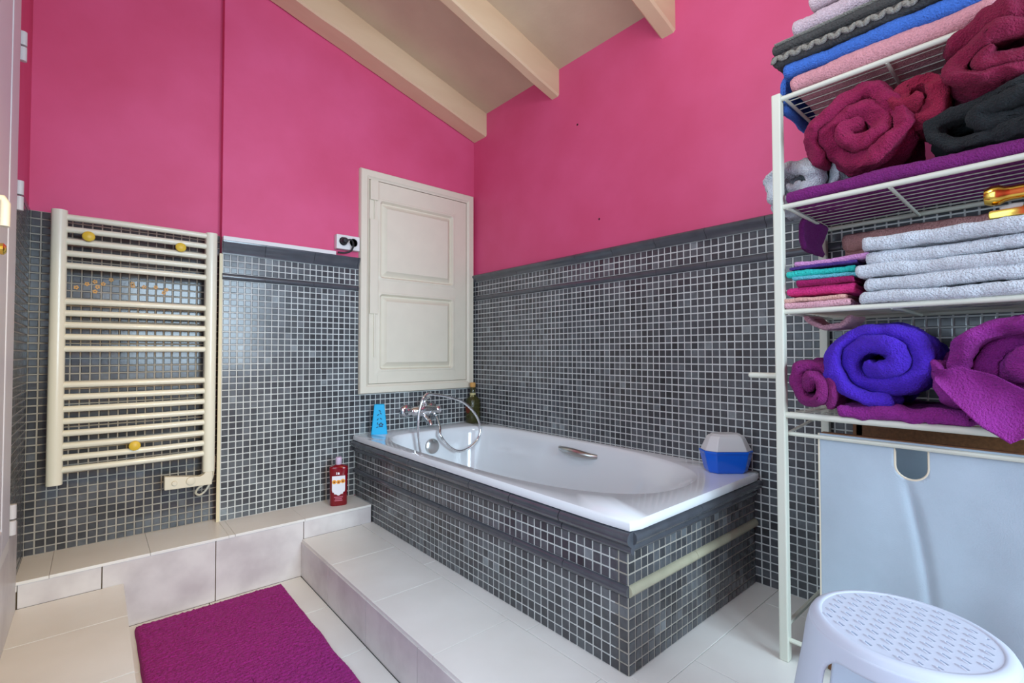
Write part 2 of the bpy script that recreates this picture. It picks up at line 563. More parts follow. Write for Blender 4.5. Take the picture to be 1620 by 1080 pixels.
# ---------------------------------------------------------------- ceiling and beams
mb = MB()
mb.loft([[(XL-WT, YN-WT, ceil_z(XL-WT)), (XR+WT, YN-WT, ceil_z(XR+WT)), (XR+WT, YN-WT, ceil_z(XR+WT)+0.1), (XL-WT, YN-WT, ceil_z(XL-WT)+0.1)],
         [(XL-WT, YB2+WT, ceil_z(XL-WT)), (XR+WT, YB2+WT, ceil_z(XR+WT)), (XR+WT, YB2+WT, ceil_z(XR+WT)+0.1), (XL-WT, YB2+WT, ceil_z(XL-WT)+0.1)]])
ceiling = struct('ceiling', mb, M['ceiling'], 'sloping off-white ceiling between painted beams', 'ceiling')
bl = ['beam along the pink shutter wall', 'middle beam in view, second from the shutter wall', 'beam at the top edge, third from the shutter wall',
      'beam fourth from the shutter wall', 'beam fifth from the shutter wall', 'beam sixth from the shutter wall']
for k, (y0, y1) in enumerate(((2.248, YB), (1.650, 1.708), (1.005, 1.072), (0.40, 0.465), (-0.20, -0.135), (-0.80, -0.735))):
    mb = MB()
    loops = []
    n = 26
    for i in range(n+1):
        x = XL + (XR-XL)*i/n
        w = 0.0035
        def j(a):
            return noise.noise(Vector((x*6, a*3.1, k*5.0)))*w
        zb = ceil_z(x) - 0.138
        zt = ceil_z(x) + 0.01
        loops.append([(x, y0+j(1), zt), (x, y0+j(1), zb+0.008+j(2)), (x, y0+0.008+j(1), zb+j(2)), (x, y1-0.008+j(3), zb+j(2)), (x, y1+j(3), zb+0.008+j(2)), (x, y1+j(3), zt)])
    mb.loft(loops)
    struct('trim_%d' % (k+1), mb, M['beam'], 'cream painted ceiling ' + bl[k], 'beam', 35)

# ---------------------------------------------------------------- floors, step and ledge
JG = 0.003


def slab(name, parent, lo, hi, m, axis=2, b=0.0012, th=0.008):
    mb = MB()
    mb.box(lo, hi, b=b)
    return obj(name, mb, m, parent)


mb = MB()
mb.box((XL-WT, YN-WT, ZF-0.1), (XPLAT-0.008, YB2, ZF-0.008))
floor = struct('floor', mb, M['joint'], 'low pale tiled floor under the magenta mat', 'floor')
xs = [0.088, 0.345, XPLAT-0.009]
ys = [YLEDGE, 1.839, 1.502, 1.165, 0.828, 0.49, 0.15, -0.19, -0.53, -0.87, -1.21, -1.6]
for i in range(2):
    for j in range(len(ys)-1):
        slab('floor_tile', floor, (xs[i]+JG/2, ys[j+1]+JG/2, ZF-0.012), (xs[i+1]-JG/2, ys[j]-JG/2, ZF), M['floor_tile'])

# raised floor round the bathtub
mb = MB()
mb.box((XPLAT, YN-WT, ZF-0.1), (XR+0.02, YB2, ZP-0.008))
plat = struct('floor_raised', mb, M['joint'], 'raised white tiled floor along the bathtub and under the shelf', 'floor')
XA = 0.95              # joint between the large tiles and the narrow strip by the tub
ys = [YLEDGE, 1.83, 1.47, 1.11, 0.76, 0.45, 0.10, -0.26, -0.62, -0.98, -1.34, -1.6]
for j in range(len(ys)-1):
    slab('floor_tile', plat, (XPLAT-0.004, ys[j+1]+0.0008, ZP-0.012), (XA-0.0008, ys[j]-0.0008, ZP), M['floor_tile'], b=0.0008)
for y0, y1 in ((YLEDGE, 1.60), (1.60, 1.03), (1.03, 0.62)):
    slab('strip_tile', plat, (XA+0.0008, y1+0.0008, ZP-0.012), (1.008, y0-0.0008, ZP+0.001), M['floor_tile'])
slab('strip_tile', plat, (1.008+0.001, 0.645, ZP-0.012), (XR-TB, 0.72, ZP+0.001), M['floor_tile'])
xs = [XA, 1.19, 1.63, XR]
ys = [0.645, 0.30, -0.05, -0.40, -0.75, -1.10, -1.45, -1.6]
for i in range(3):
    for j in range(len(ys)-1):
        off = 0.1 if i == 1 else 0
        y1_ = ys[j]-off if j else ys[j]
        slab('floor_tile', plat, (xs[i]+0.001, ys[j+1]-off+0.001, ZP-0.012), (xs[i+1]-0.001, y1_-0.001, ZP), M['floor_tile'])
# riser tiles of the step
ys = [YLEDGE, 1.851, 1.517, 1.183, 0.85, 0.516, 0.18, -0.15, -0.49, -0.83, -1.2, -1.6]
for j in range(len(ys)-1):
    slab('riser_tile', plat, (XPLAT-0.008, ys[j+1]+0.0012, ZF), (XPLAT+0.004, ys[j]-0.0012, ZP-0.010), M['marble'])

# left raised strip under the door
mb = MB()
mb.box((XL, YN, ZF-0.1), (0.080, YLEDGE, ZP-0.008))
left_plat = struct('floor_left', mb, M['joint_dark'], 'cream tiled step along the left wall below the door', 'floor')
ys = [YLEDGE, 1.893, 1.55, 1.21, 0.87, 0.53, 0.19, -0.15, -0.6, -1.1, -1.6]
for j in range(len(ys)-1):
    slab('floor_tile', left_plat, (XL+0.010, ys[j+1]+0.0018, ZP-0.012), (0.088, ys[j]-0.0018, ZP), M['floor_tile'], b=0.0004)
    slab('riser_tile', left_plat, (0.070, ys[j+1]+0.001, ZF), (0.084, ys[j]-0.001, ZP-0.011), M['marble'])

# ledge along the back wall
mb = MB()
mb.box((XL, YLEDGE+0.008, ZF-0.1), (XPLAT+0.31, YB2, ZLEDGE-0.008))
ledge = struct('trim_7', mb, M['joint_dark'], 'low tiled ledge along the back wall under the radiator', 'ledge')
xs = [XL, -0.10, 0.162, 0.43, 0.696, 0.998]
for i in range(5):
    yb = YB2-TB if xs[i+1] < XSTEP else YB-TB
    if i == 2:
        slab('ledge_tile', ledge, (xs[i]+0.0004, YLEDGE-0.004, ZLEDGE-0.010), (XSTEP, YB2-TB, ZLEDGE), M['floor_tile'], b=0.0012)
        slab('ledge_tile', ledge, (XSTEP+0.0005, YLEDGE-0.004, ZLEDGE-0.010), (xs[i+1]-0.0004, YB-TB, ZLEDGE), M['floor_tile'], b=0.0012)
    else:
        slab('ledge_tile', ledge, (xs[i]+0.0004, YLEDGE-0.004, ZLEDGE-0.010), (xs[i+1]-0.0004, yb, ZLEDGE), M['floor_tile'], b=0.0012)
xs = [XL+0.012, 0.03, 0.365, 0.692, 1.0]
for i in range(4):
    slab('riser_tile', ledge, (xs[i]+0.0015, YLEDGE, [ZP, ZF, ZF, ZP][i]), (xs[i+1]-0.0015, YLEDGE+0.012, ZLEDGE-0.011), M['marble'])
# the left end riser is cut by the left step: small tile edge strip
slab('edge_strip', ledge, (XL+0.004, YLEDGE-0.004, ZLEDGE-0.030), (XL+0.012, YLEDGE+0.012, ZLEDGE-0.011), M['floor_tile'])

# white corner profile between the two wall parts
mb = MB()
mb.box((XSTEP-0.010, YB-0.010, ZLEDGE), (XSTEP+0.003, YB-0.0005, 0.43), b=0.002)
struct('trim_8', mb, M['trim_cream'], 'cream vertical corner strip between radiator wall and shutter wall', 'trim')

# ---------------------------------------------------------------- glazed door at the left edge
mb = MB()
FX0, FX1 = XL-0.05, XL+0.022
mb.box((FX0, DY1, DZ0-0.06), (FX1, 1.84, DZ1+0.06), b=0.004)
mb.box((FX0, DY0-0.10, DZ0-0.06), (FX1, DY0, DZ1+0.06), b=0.004)
mb.box((FX0, DY0, DZ0-0.06), (FX1, DY1, DZ0), b=0.004)
mb.box((FX0, DY0, DZ1), (FX1, DY1, DZ1+0.06), b=0.004)
door = struct('door_1', mb, M['door_paint'], 'pale grey frame of the glazed door at the left edge', 'door')
mb = MB()
mb.box((XL-0.045, 1.30, DZ0+0.002), (XL+0.020, DY1-0.002, DZ1-0.002), b=0.003)
mb.box((XL-0.045, DY0+0.002, DZ0+0.002), (XL+0.020, DY0+0.085, DZ1-0.002), b=0.003)
leaf = obj('door_leaf', mb, M['door_paint'], door)
pm = bpy.data.materials.new('door_glass')
pm.use_nodes = True
nt = pm.node_tree
nt.nodes.clear()
out = nt.nodes.new('ShaderNodeOutputMaterial')
mx = nt.nodes.new('ShaderNodeMixShader')
mx.inputs[0].default_value = 0.06
t1 = nt.nodes.new('ShaderNodeBsdfTransparent')
t2 = nt.nodes.new('ShaderNodeBsdfGlossy')
t2.inputs['Roughness'].default_value = 0.05
nt.links.new(t1.outputs[0], mx.inputs[1])
nt.links.new(t2.outputs[0], mx.inputs[2])
nt.links.new(mx.outputs[0], out.inputs[0])
mb = MB()
mb.box((XL-0.012, DY0+0.08, DZ0+0.01), (XL-0.006, 1.305, DZ1-0.01))
obj('pane', mb, pm, leaf)
for z in (0.90, 0.46, -0.475):
    mb = MB()
    for d in (0.0, 0.046):
        mb.lathe([(0.004, 0), (0.009, 0.001), (0.009, 0.041), (0.004, 0.042)], (XL+0.014, 1.985, z-0.044+d), 14)
        mb.box((XL+0.004, 1.93, z-0.042+d), (XL+0.010, 1.99, z-0.002+d))
    mb.box((XL+0.004, 1.838, z-0.042), (XL+0.009, 1.94, z+0.044))
    obj('hinge', mb, M['steel'], door, 40)
mb = MB()
mb.tube([(XL+0.02, 1.372, 0.306), (XL+0.044, 1.372, 0.306), (XL+0.048, 1.366, 0.296), (XL+0.048, 1.362, 0.250)], 0.008, 10)
obj('door_handle', mb, M['ivory'], door, 40)
mb = MB()
mb.lathe([(0.003, 0), (0.012, 0.001), (0.013, 0.010), (0.008, 0.014), (0.001, 0.015)], (XL+0.021, 1.525, 0.230), 14, (1, 0, 0))
obj('door_knob', mb, M['brass'], door, 40)
mb = MB()
mb.box((XL, DY0-0.1, -0.527), (XL+0.020, 1.86, -0.490), b=0.003)
obj('door_sill', mb, M['floor_tile'], door)

# ---------------------------------------------------------------- bathtub surround (tiled apron)
XF, YE = 1.006, 0.718    # tile faces of apron: front faces -X, end faces -Y
ZR0, ZR1 = -0.437, -0.412
sur = thing('bath_surround', 'grey mosaic apron boxing in the white bathtub, dark moulded cap on top', 'bath surround', (XF, YE, ZP))
mb = MB()
mb.box((XF+TB*0, YE+0.04, ZP), (XF+0.04, YB-TB-0.002, ZR0-0.001))
obj('masonry', mb, M['grout'], sur)
mb = MB()
mb.box((XF, YE, ZP), (XR-TB-0.004, YE+0.04, ZR0-0.001))
obj('masonry', mb, M['grout_grey'], sur)
# masks: the ledge hides the lowest rows next to the back wall
mosaic(sur, (XF, 0, 0), (0, 1, 0), (0, 0, 1), (-1, 0, 0), YE, YB-TB-0.003, -0.579, -0.495, YE, -0.495-3*PITCH, seed=11, limit=150)
mosaic(sur, (XF, 0, 0), (0, 1, 0), (0, 0, 1), (-1, 0, 0), YE, YB-TB-0.003, ZP, -0.605, YE, -0.605-PITCH,
       skip=lambda a, b: a > YLEDGE and b < ZLEDGE, seed=12, limit=75)
mosaic(sur, (0, YE, 0), (1, 0, 0), (0, 0, 1), (0, -1, 0), XF, XR-TB-0.002, -0.579, -0.495, XF, -0.495-3*PITCH, seed=13, limit=30)
mosaic(sur, (0, YE, 0), (1, 0, 0), (0, 0, 1), (0, -1, 0), XF, XR-TB-0.002, ZP, -0.605, XF, -0.605-PITCH, seed=14, limit=45)
acap = [(0, 0.0), (0.009, 0.0), (0.0125, 0.004), (0.0145, 0.010), (0.013, 0.016), (0.011, 0.019), (0.018, 0.022), (0.026, 0.029), (0.029, 0.038), (0.027, 0.048), (0.019, 0.055), (0, 0.057)]
profile_run('cap_tile', sur, acap, (XF, 0, -0.4945), (0, 1, 0), (-1, 0, 0), YE-0.020, YB-TB-0.003, 0.212, 0.93, M['cap'], gap=0.003)
profile_run('cap_tile', sur, acap, (0, YE, -0.4945), (1, 0, 0), (0, -1, 0), XF-0.004, XR-TB-0.003, 0.212, 1.33, M['cap'])
profile_run('border_tile', sur, bord_prof, (XF, 0, -0.606), (0, 1, 0), (-1, 0, 0), YE-0.004, YB-TB-0.003, 0.212, 0.93, M['cap'])
profile_run('border_tile', sur, bord_prof, (0, YE, -0.606), (1, 0, 0), (0, -1, 0), XF-0.002, XR-TB-0.003, 0.212, 1.33, M['cap_reflect'], label='border strip on the end of the apron, beige tone a painted reflection')
mb = MB()
mb.lathe([(0.002, -0.020), (0.006, -0.014), (0.007, 0.010), (0.002, 0.022)], (XF-0.004, YE-0.004, -0.474), 10)
obj('corner_bead', mb, M['grout'], sur, 40)['label'] = 'rough pale mortar at the corner of the cap'

# ---------------------------------------------------------------- bathtub
tub = thing('bathtub', 'white built-in bathtub with a rounded basin', 'bathtub', (1.37, 1.5, ZR1))
NT = 112


def rr_loop(cx, cy, hx, hy, z, e, ey_pos=None):
    """superellipse loop; exponent e near -Y end, ey_pos near +Y end"""
    L = []
    for k in range(NT):
        t = 2*PI*k/NT
        c, s = math.cos(t), math.sin(t)
        ee = e if s < 0 or ey_pos is None else ey_pos
        d = (abs(c)**ee + abs(s)**ee)**(-1.0/ee)
        L.append((cx+hx*c*d, cy+hy*s*d, z))
    return L


OX0, OX1, OY0, OY1 = 0.984, XR-TB-0.003, 0.690, YB-TB-0.003
ocx, ocy, ohx, ohy = (OX0+OX1)/2, (OY0+OY1)/2, (OX1-OX0)/2, (OY1-OY0)/2
loops = [rr_loop(ocx, ocy, ohx-0.03, ohy-0.03, ZR0+0.004, 60),
         rr_loop(ocx, ocy, ohx-0.002, ohy-0.002, ZR0+0.001, 60),
         rr_loop(ocx, ocy, ohx, ohy, ZR0+0.006, 60),
         rr_loop(ocx, ocy, ohx-0.001, ohy-0.001, ZR1-0.006, 60),
         rr_loop(ocx, ocy, ohx-0.006, ohy-0.006, ZR1, 60)]


def basin(x0, x1, y0, y1, z, e, e2):
    return rr_loop((x0+x1)/2, (y0+y1)/2, (x1-x0)/2, (y1-y0)/2, z, e, e2)


for x0, x1, y0, y1, z, e, e2 in ((1.030, 1.722, 0.775, 2.225, ZR1-0.0005, 2.6, 5), (1.034, 1.718, 0.782, 2.220, ZR1-0.003, 2.6, 5),
                                 (1.040, 1.712, 0.794, 2.214, ZR1-0.012, 2.6, 5), (1.048, 1.704, 0.82, 2.208, ZR1-0.035, 2.6, 5),
                                 (1.066, 1.686, 0.89, 2.195, ZR1-0.12, 2.7, 5), (1.085, 1.668, 0.97, 2.18, ZR1-0.22, 2.8, 5),
                                 (1.11, 1.645, 1.04, 2.16, ZR1-0.29, 2.8, 5), (1.15, 1.60, 1.09, 2.12, ZR1-0.325, 2.8, 4), (1.22, 1.53, 1.16, 2.04, ZR1-0.336, 2.8, 4)):
    loops.append(basin(x0, x1, y0, y1, z, e, e2))
mb = MB()
mb.loft(loops, cap0=False)
obj('tub_shell', mb, M['white_enamel'], tub, 50)
# overflow knob on the tap end of the basin
mb = MB()
mb.lathe([(0.002, 0.0), (0.038, 0.0), (0.040, 0.004), (0.038, 0.012), (0.028, 0.016), (0.012, 0.017), (0.001, 0.017)], (1.352, 2.200, -0.492), 28, (0, -1, 0.12))
obj('overflow_knob', mb, M['chrome_dull'], tub, 40)
# grip on the far side of the basin
mb = MB()
pts = []
for k in range(13):
    t = k/12
    y = 1.60 - 0.225*t
    out_ = 0.034*math.sin(PI*min(1, max(0, t)))**0.6 if 0 < t < 1 else 0
    pts.append((1.700-out_, y, -0.455-0.010*t + 0.004*math.sin(PI*t)))
mb.tube(pts, 0.010, 12, rs=[0.010+0.0075*math.sin(PI*k/12) for k in range(13)])
obj('grab_handle', mb, M['chrome_dull'], tub, 60)

# ---------------------------------------------------------------- bath tap and hose
tap = thing('bath_mixer', 'chrome wall-mounted bath mixer below the white shutter', 'tap', (1.40, YT, -0.315))
for x in (1.285, 1.445):
    mb = MB()
    mb.lathe([(0.004, 0.0), (0.036, 0.0), (0.037, 0.008), (0.031, 0.020), (0.018, 0.026), (0.016, 0.045)], (x, YT-0.002, -0.315), 22, (0, -1, 0))
    obj('wall_flange', mb, M['chrome'], tap, 40)
mb = MB()
mb.lathe([(0.004, 0.0), (0.020, 0.002), (0.022, 0.018), (0.018, 0.028), (0.025, 0.038), (0.027, 0.07), (0.032, 0.085), (0.032, 0.13), (0.026, 0.145), (0.022, 0.17), (0.018, 0.182), (0.022, 0.19), (0.022, 0.208), (0.004, 0.213)],
         (1.262, YT-0.056, -0.315), 22, (1.0, 0, 0))
obj('mixer_body', mb, M['chrome'], tap, 40)
mb = MB()
mb.tube([(1.37, YT-0.055, -0.330), (1.37, YT-0.075, -0.355), (1.37, YT-0.105, -0.368), (1.37, YT-0.125, -0.372), (1.37, YT-0.13, -0.388)], 0.013, 14, rs=[0.018, 0.017, 0.015, 0.014, 0.014])
obj('spout', mb, M['chrome'], tap, 50)
mb = MB()
mb.lathe([(0.004, 0), (0.022, 0.002), (0.024, 0.016), (0.020, 0.032), (0.008, 0.040), (0.003, 0.041)], (1.37, YT-0.055, -0.290), 22, (0, -0.15, 1))
mb.tube([(1.37, YT-0.06, -0.252), (1.37, YT-0.085, -0.244), (1.37, YT-0.125, -0.236)], 0.008, 10, rs=[0.008, 0.008, 0.006])
obj('lever', mb, M['chrome'], tap, 40)


def smooth_path(P, n=14):
    P = [Vector(p) for p in P]
    out_ = []
    for i in range(len(P)-1):
        p0, p1, p2, p3 = P[max(i-1, 0)], P[i], P[i+1], P[min(i+2, len(P)-1)]
        for k in range(n):
            t = k/n
            out_.append(0.5*((2*p1)+(p2-p0)*t+(2*p0-5*p1+4*p2-p3)*t*t+(3*p1-p0-3*p2+p3)*t**3))
    out_.append(P[-1])
    return out_


hose = thing('shower_hose', 'shiny metal shower hose looping from the mixer into the bathtub', 'hose', (1.44, YT-0.055, -0.34))
hp = smooth_path([(1.435, YT-0.060, -0.340), (1.425, 2.26, -0.365), (1.395, 2.19, -0.40), (1.385, 2.165, -0.438), (1.433, 2.155, -0.498), (1.490, 2.15, -0.529), (1.557, 2.15, -0.521), (1.617, 2.15, -0.480),
                  (1.640, 2.155, -0.415), (1.609, 2.16, -0.342), (1.535, 2.165, -0.273), (1.440, 2.17, -0.236), (1.355, 2.17, -0.219), (1.300, 2.165, -0.214), (1.268, 2.16, -0.251),
                  (1.249, 2.16, -0.327), (1.245, 2.158, -0.423), (1.254, 2.15, -0.504), (1.27, 2.14, -0.59), (1.30, 2.10, -0.68), (1.34, 2.02, -0.725)], 12)
mb = MB()
mb.tube(hp, 0.0068, 9, rs=[0.0072+(0.0006 if i % 2 else -0.0004) for i in range(len(hp))])
obj('hose', mb, M['chrome'], hose, 'all')
mb = MB()
mb.lathe([(0.003, 0), (0.011, 0.001), (0.012, 0.022), (0.008, 0.028)], (1.435, YT-0.060, -0.352), 14)
obj('hose_nut', mb, M['chrome'], hose, 40)
mb = MB()
mb.tube([(1.335, 2.03, -0.722), (1.36, 1.98, -0.732), (1.39, 1.92, -0.728), (1.405, 1.88, -0.718)], 0.012, 12, rs=[0.010, 0.011, 0.013, 0.020])
mb.lathe([(0.010, 0), (0.030, 0.010), (0.033, 0.020), (0.028, 0.026), (0.003, 0.026)], (1.406, 1.865, -0.722), 20, (0.1, -0.3, 1))
obj('hand_shower', mb, M['chrome'], hose, 40)

# ---------------------------------------------------------------- shutter in the back wall
SX0, SX1, SZ0, SZ1 = 1.018, 1.735, -0.209, 0.955
YS = YB-0.030
win = None


def frame_piece(pts_outer_inner):
    mb = MB()
    (a, b, c, d) = pts_outer_inner      # outer a,b inner c,d in (x,z)
    prof = [(0.0, YB), (0.0, YS+0.006), (0.08, YS), (0.72, YS), (0.84, YS+0.006), (1.0, YS+0.008), (1.0, YB)]
    def P(p, q, t, y):
        return (p[0]+(q[0]-p[0])*t, y, p[1]+(q[1]-p[1])*t)
    mb.loft([[P(a, d, t, y) for t, y in prof], [P(b, c, t, y) for t, y in prof]])
    return mb


FWD = 0.048
o0 = [(SX0, SZ0), (SX1, SZ0), (SX1, SZ1), (SX0, SZ1)]
i0 = [(SX0+FWD, SZ0+FWD), (SX1-FWD, SZ0+FWD), (SX1-FWD, SZ1-FWD), (SX0+FWD, SZ1-FWD)]
mb = MB()
mb.box((SX0+0.01, YB-0.004, SZ0+0.01), (SX1-0.01, YB-0.0005, SZ1-0.01))
win = struct('window_1', mb, M['white_wood'], 'closed white wooden shutter with two raised panels above the bath tap', 'shutter')
for k in range(4):
    obj('frame_rail' if k % 2 == 0 else 'frame_stile', frame_piece((o0[k], o0[(k+1) % 4], i0[(k+1) % 4], i0[k])), M['white_wood'], win, 35)
# leaf
YL = YS + 0.010
LX0, LX1, LZ0, LZ1 = SX0+FWD+0.003, SX1-FWD-0.003, SZ0+FWD+0.003, SZ1-FWD-0.003


def rrect(x0, x1, z0, z1, r, y, n=6):
    L = []
    for cx, cz, a0 in ((x1-r, z1-r, 0), (x0+r, z1-r, PI/2), (x0+r, z0+r, PI), (x1-r, z0+r, 1.5*PI)):
        for k in range(n+1):
            a = a0 + k*PI/2/n
            L.append((cx+r*math.cos(a), y, cz+r*math.sin(a)))
    return L


leaf_mb = MB()
# leaf border built as pieces round the two panel openings
PX0, PX1 = 1.118, 1.598
pan = [(0.386, 0.816), (-0.097, 0.322)]
zs = [LZ0, pan[1][0], pan[1][1], pan[0][0], pan[0][1], LZ1]
leaf_mb.box((LX0, YL, LZ0), (PX0+0.0, YB-0.004, LZ1), b=0.0015)
leaf_mb.box((PX1, YL, LZ0), (LX1, YB-0.004, LZ1), b=0.0015)
for a, b in ((0, 1), (2, 3), (4, 5)):
    leaf_mb.box((PX0, YL, zs[a]), (PX1, YB-0.004, zs[b]))
leafo = obj('shutter_leaf', leaf_mb, M['white_wood'], win)
for z0, z1 in pan:
    mb = MB()
    def rl(ins, y, r):
        return rrect(PX0+ins, PX1-ins, z0+ins, z1-ins, r, y)
    e = 0.0006
    mb.loft([rrect(PX0-0.02, PX1+0.02, z0-0.02, z1+0.02, 0.001, YL-e), rrect(PX0, PX1, z0, z1, 0.020, YL-e-0.001), rl(0.004, YL-0.004, 0.019), rl(0.010, YL-0.004, 0.016), rl(0.015, YL+0.004, 0.014),
             rl(0.019, YL+0.014, 0.012), rl(0.024, YL+0.014, 0.010), rl(0.046, YL-0.002, 0.003), rl(0.048, YL-0.005, 0.002)], cap0=False)
    obj('raised_panel', mb, M['white_wood'], leafo, 25)
# vertical bolt cover and hinges on the left stile
mb = MB()
mb.box((LX0+0.001, YL-0.010, 0.205), (LX0+0.045, YL, 0.70), b=0.002)
obj('bolt_cover', mb, M['white_wood'], win)
mb = MB()
mb.box((LX0+0.001, YL-0.012, 0.80), (LX0+0.045, YL, LZ1), b=0.003)
obj('hinge_block', mb, M['white_wood'], win)
mb = MB()
mb.tube([(LX0+0.028, YL-0.004, 0.70), (LX0+0.028, YL-0.004, 0.80)], 0.004, 8)
mb.tube([(LX0+0.028, YL-0.004, -0.02), (LX0+0.028, YL-0.004, 0.205)], 0.004, 8)
obj('bolt_rod', mb, M['white_wood'], win, 40)

# ---------------------------------------------------------------- power socket with plug
sock = thing('power_socket', 'white double power socket on the pink wall beside the shutter', 'socket', (0.952, YB, 0.555))
mb = MB()
mb.box((0.893, YB-0.034, 0.518), (1.012, YB-0.0005, 0.590), b=0.004)
obj('socket_box', mb, M['trim_white'], sock)
for x in (0.925, 0.978):
    mb = MB()
    mb.lathe([(0.023, 0.0), (0.024, 0.003), (0.021, 0.004), (0.020, -0.002)], (x, YB-0.034, 0.556), 20, (0, -1, 0))
    obj('socket_ring', mb, M['trim_white'], sock, 40)
plug = thing('plug', 'black plug with a short cable in the white socket', 'plug', (0.925, YB-0.036, 0.556))
mb = MB()
mb.lathe([(0.003, 0.0), (0.017, 0.0), (0.018, 0.012), (0.015, 0.026), (0.010, 0.032), (0.002, 0.033)], (0.925, YB-0.038, 0.556), 18, (0, -1, 0))
obj('plug_body', mb, M['black_plastic'], plug, 40)
mb = MB()
mb.tube(smooth_path([(0.928, YB-0.065, 0.556), (0.952, YB-0.072, 0.560), (0.966, YB-0.062, 0.540), (0.960, YB-0.05, 0.512), (0.935, YB-0.040, 0.500), (0.900, YB-0.030, 0.499)], 8), 0.0045, 8)
obj('cable', mb, M['black_plastic'], plug, 'all')

# ---------------------------------------------------------------- towel radiator
YRAD = 2.335
rad = thing('towel_radiator', 'ivory ladder-style electric towel radiator on the mosaic wall', 'radiator', (0.13, YRAD, -0.48))
for x0, x1, z0, z1 in ((-0.123, -0.079, -0.462, 0.512), (0.343, 0.385, -0.488, 0.503)):
    mb = MB()
    n = 10
    loop = [((x0+x1)/2 + (x1-x0)/2*math.cos(PI+PI*k/n), YRAD - 0.016*math.sin(PI*k/n)) for k in range(n+1)] + [(x1, YRAD+0.022), (x0, YRAD+0.022)]
    mb.loft([[(x, y, z0) for x, y in loop], [(x, y, z1) for x, y in loop]])
    obj('upright', mb, M['radiator'], rad, 40)
bars = [0.490, 0.446, 0.403, 0.360, 0.316, 0.187, 0.145, 0.103, 0.060, 0.017, -0.111, -0.155, -0.198, -0.241, -0.284, -0.328, -0.370, -0.412]
bm_mb = MB()
prof = [(0.0115*math.cos(a*2*PI/12)*1.0, 0.0115*math.sin(a*2*PI/12)) for a in range(12)]
n = 14
loops = []
for k in range(n+1):
    t = k/n
    x = -0.083 + 0.430*t
    bow = -0.010*math.sin(PI*t)
    loops.append([(x, YRAD+0.004+bow+p, q) for p, q in prof])
bm_mb.loft(loops)
bar_me = bm_mb.mesh('bar', M['radiator'], 50)
for z in bars:
    o = link('bar', bar_me, rad)
    o.matrix_basis = Matrix.Translation((0, 0, z))
for x, z in ((-0.022, 0.425), (0.255, 0.425), (0.120, -0.349)):
    mb = MB()
    mb.lathe([(0.003, 0.0), (0.016, 0.0), (0.0185, 0.005), (0.017, 0.011), (0.010, 0.015), (0.002, 0.016)], (x, YRAD-0.016, z), 20, (0, -1, 0))
    mb.tube([(x, YRAD-0.016, z), (x, YRAD+0.078, z)], 0.006, 8)
    obj('bracket_knob', mb, M['yellow'], rad, 40)['label'] = 'round yellow bracket knob'
mb = MB()
poly = [(0.212, -0.536), (0.372, -0.540), (0.376, -0.520), (0.376, -0.488), (0.346, -0.488), (0.343, -0.497), (0.330, -0.505), (0.212, -0.481)]
poly = [(0.214, -0.537), (0.374, -0.541), (0.376, -0.488), (0.350, -0.488), (0.344, -0.496), (0.332, -0.502), (0.214, -0.484)]
mb.prism([(x, YRAD-0.016, z) for x, z in poly], (0, 0.034, 0))
cb = obj('control_box', mb, M['ivory'], rad)
bv = cb.modifiers.new('bevel', 'BEVEL')
bv.width = 0.003
bv.segments = 2
for x, r in ((0.300, 0.016), (0.246, 0.009)):
    mb = MB()
    mb.lathe([(r*0.9, 0.0), (r, 0.001), (r*0.96, 0.007), (r*0.85, 0.008), (0.001, 0.008)], (x, YRAD-0.016, -0.513), 22, (0, -1, 0))
    obj('control_dial', mb, M['ivory'], cb, 40)
mb = MB()
mb.tube(smooth_path([(0.345, YRAD+0.0, -0.541), (0.328, YRAD+0.012, -0.556), (0.325, YRAD+0.03, -0.578), (0.342, YRAD+0.045, -0.590), (0.366, YRAD+0.052, -0.572), (0.388, YRAD+0.056, -0.52), (0.394, YRAD+0.06, -0.44)], 10), 0.0042, 8)
obj('power_cord', mb, M['ivory'], rad, 'all')

# ---------------------------------------------------------------- bath mat
mb = MB()
nx, ny = 120, 290
mx0, mx1, my0, my1 = 0.118, 0.592, 0.95, 2.118
for j in range(ny+1):
    for i in range(nx+1):
        u, v = i/nx, j/ny
        x = mx0 + (mx1-mx0)*u + 0.006*noise.noise(Vector((v*9, 0, 3)))*(1 if u > 0.5 else -1)
        y = my0 + (my1-my0)*v + 0.005*noise.noise(Vector((u*7, 1, 5)))
        e = min(u, 1-u)*(mx1-mx0)
        e2 = min(v, 1-v)*(my1-my0)
        ed = min(1, min(e, e2)/0.012)
        z = ZF + 0.002 + 0.015*math.sqrt(max(0, ed*(2-ed)))
        z += ed*(0.0050*noise.noise(Vector((x*110, y*110, 0))) + 0.0038*noise.noise(Vector((x*260, y*260, 7))) + 0.0012*math.sin(y*420))
        mb.v.append((x, y, z))
for j in range(ny):
    for i in range(nx):
        a = j*(nx+1)+i
        mb.f.append((a, a+1, a+nx+2, a+nx+1))
        mb.mi.append(0)
tag(obj('bath_mat', mb, M['mat_pile'], None, 'all'), 'magenta purple tufted bath mat on the low floor', 'bath mat')

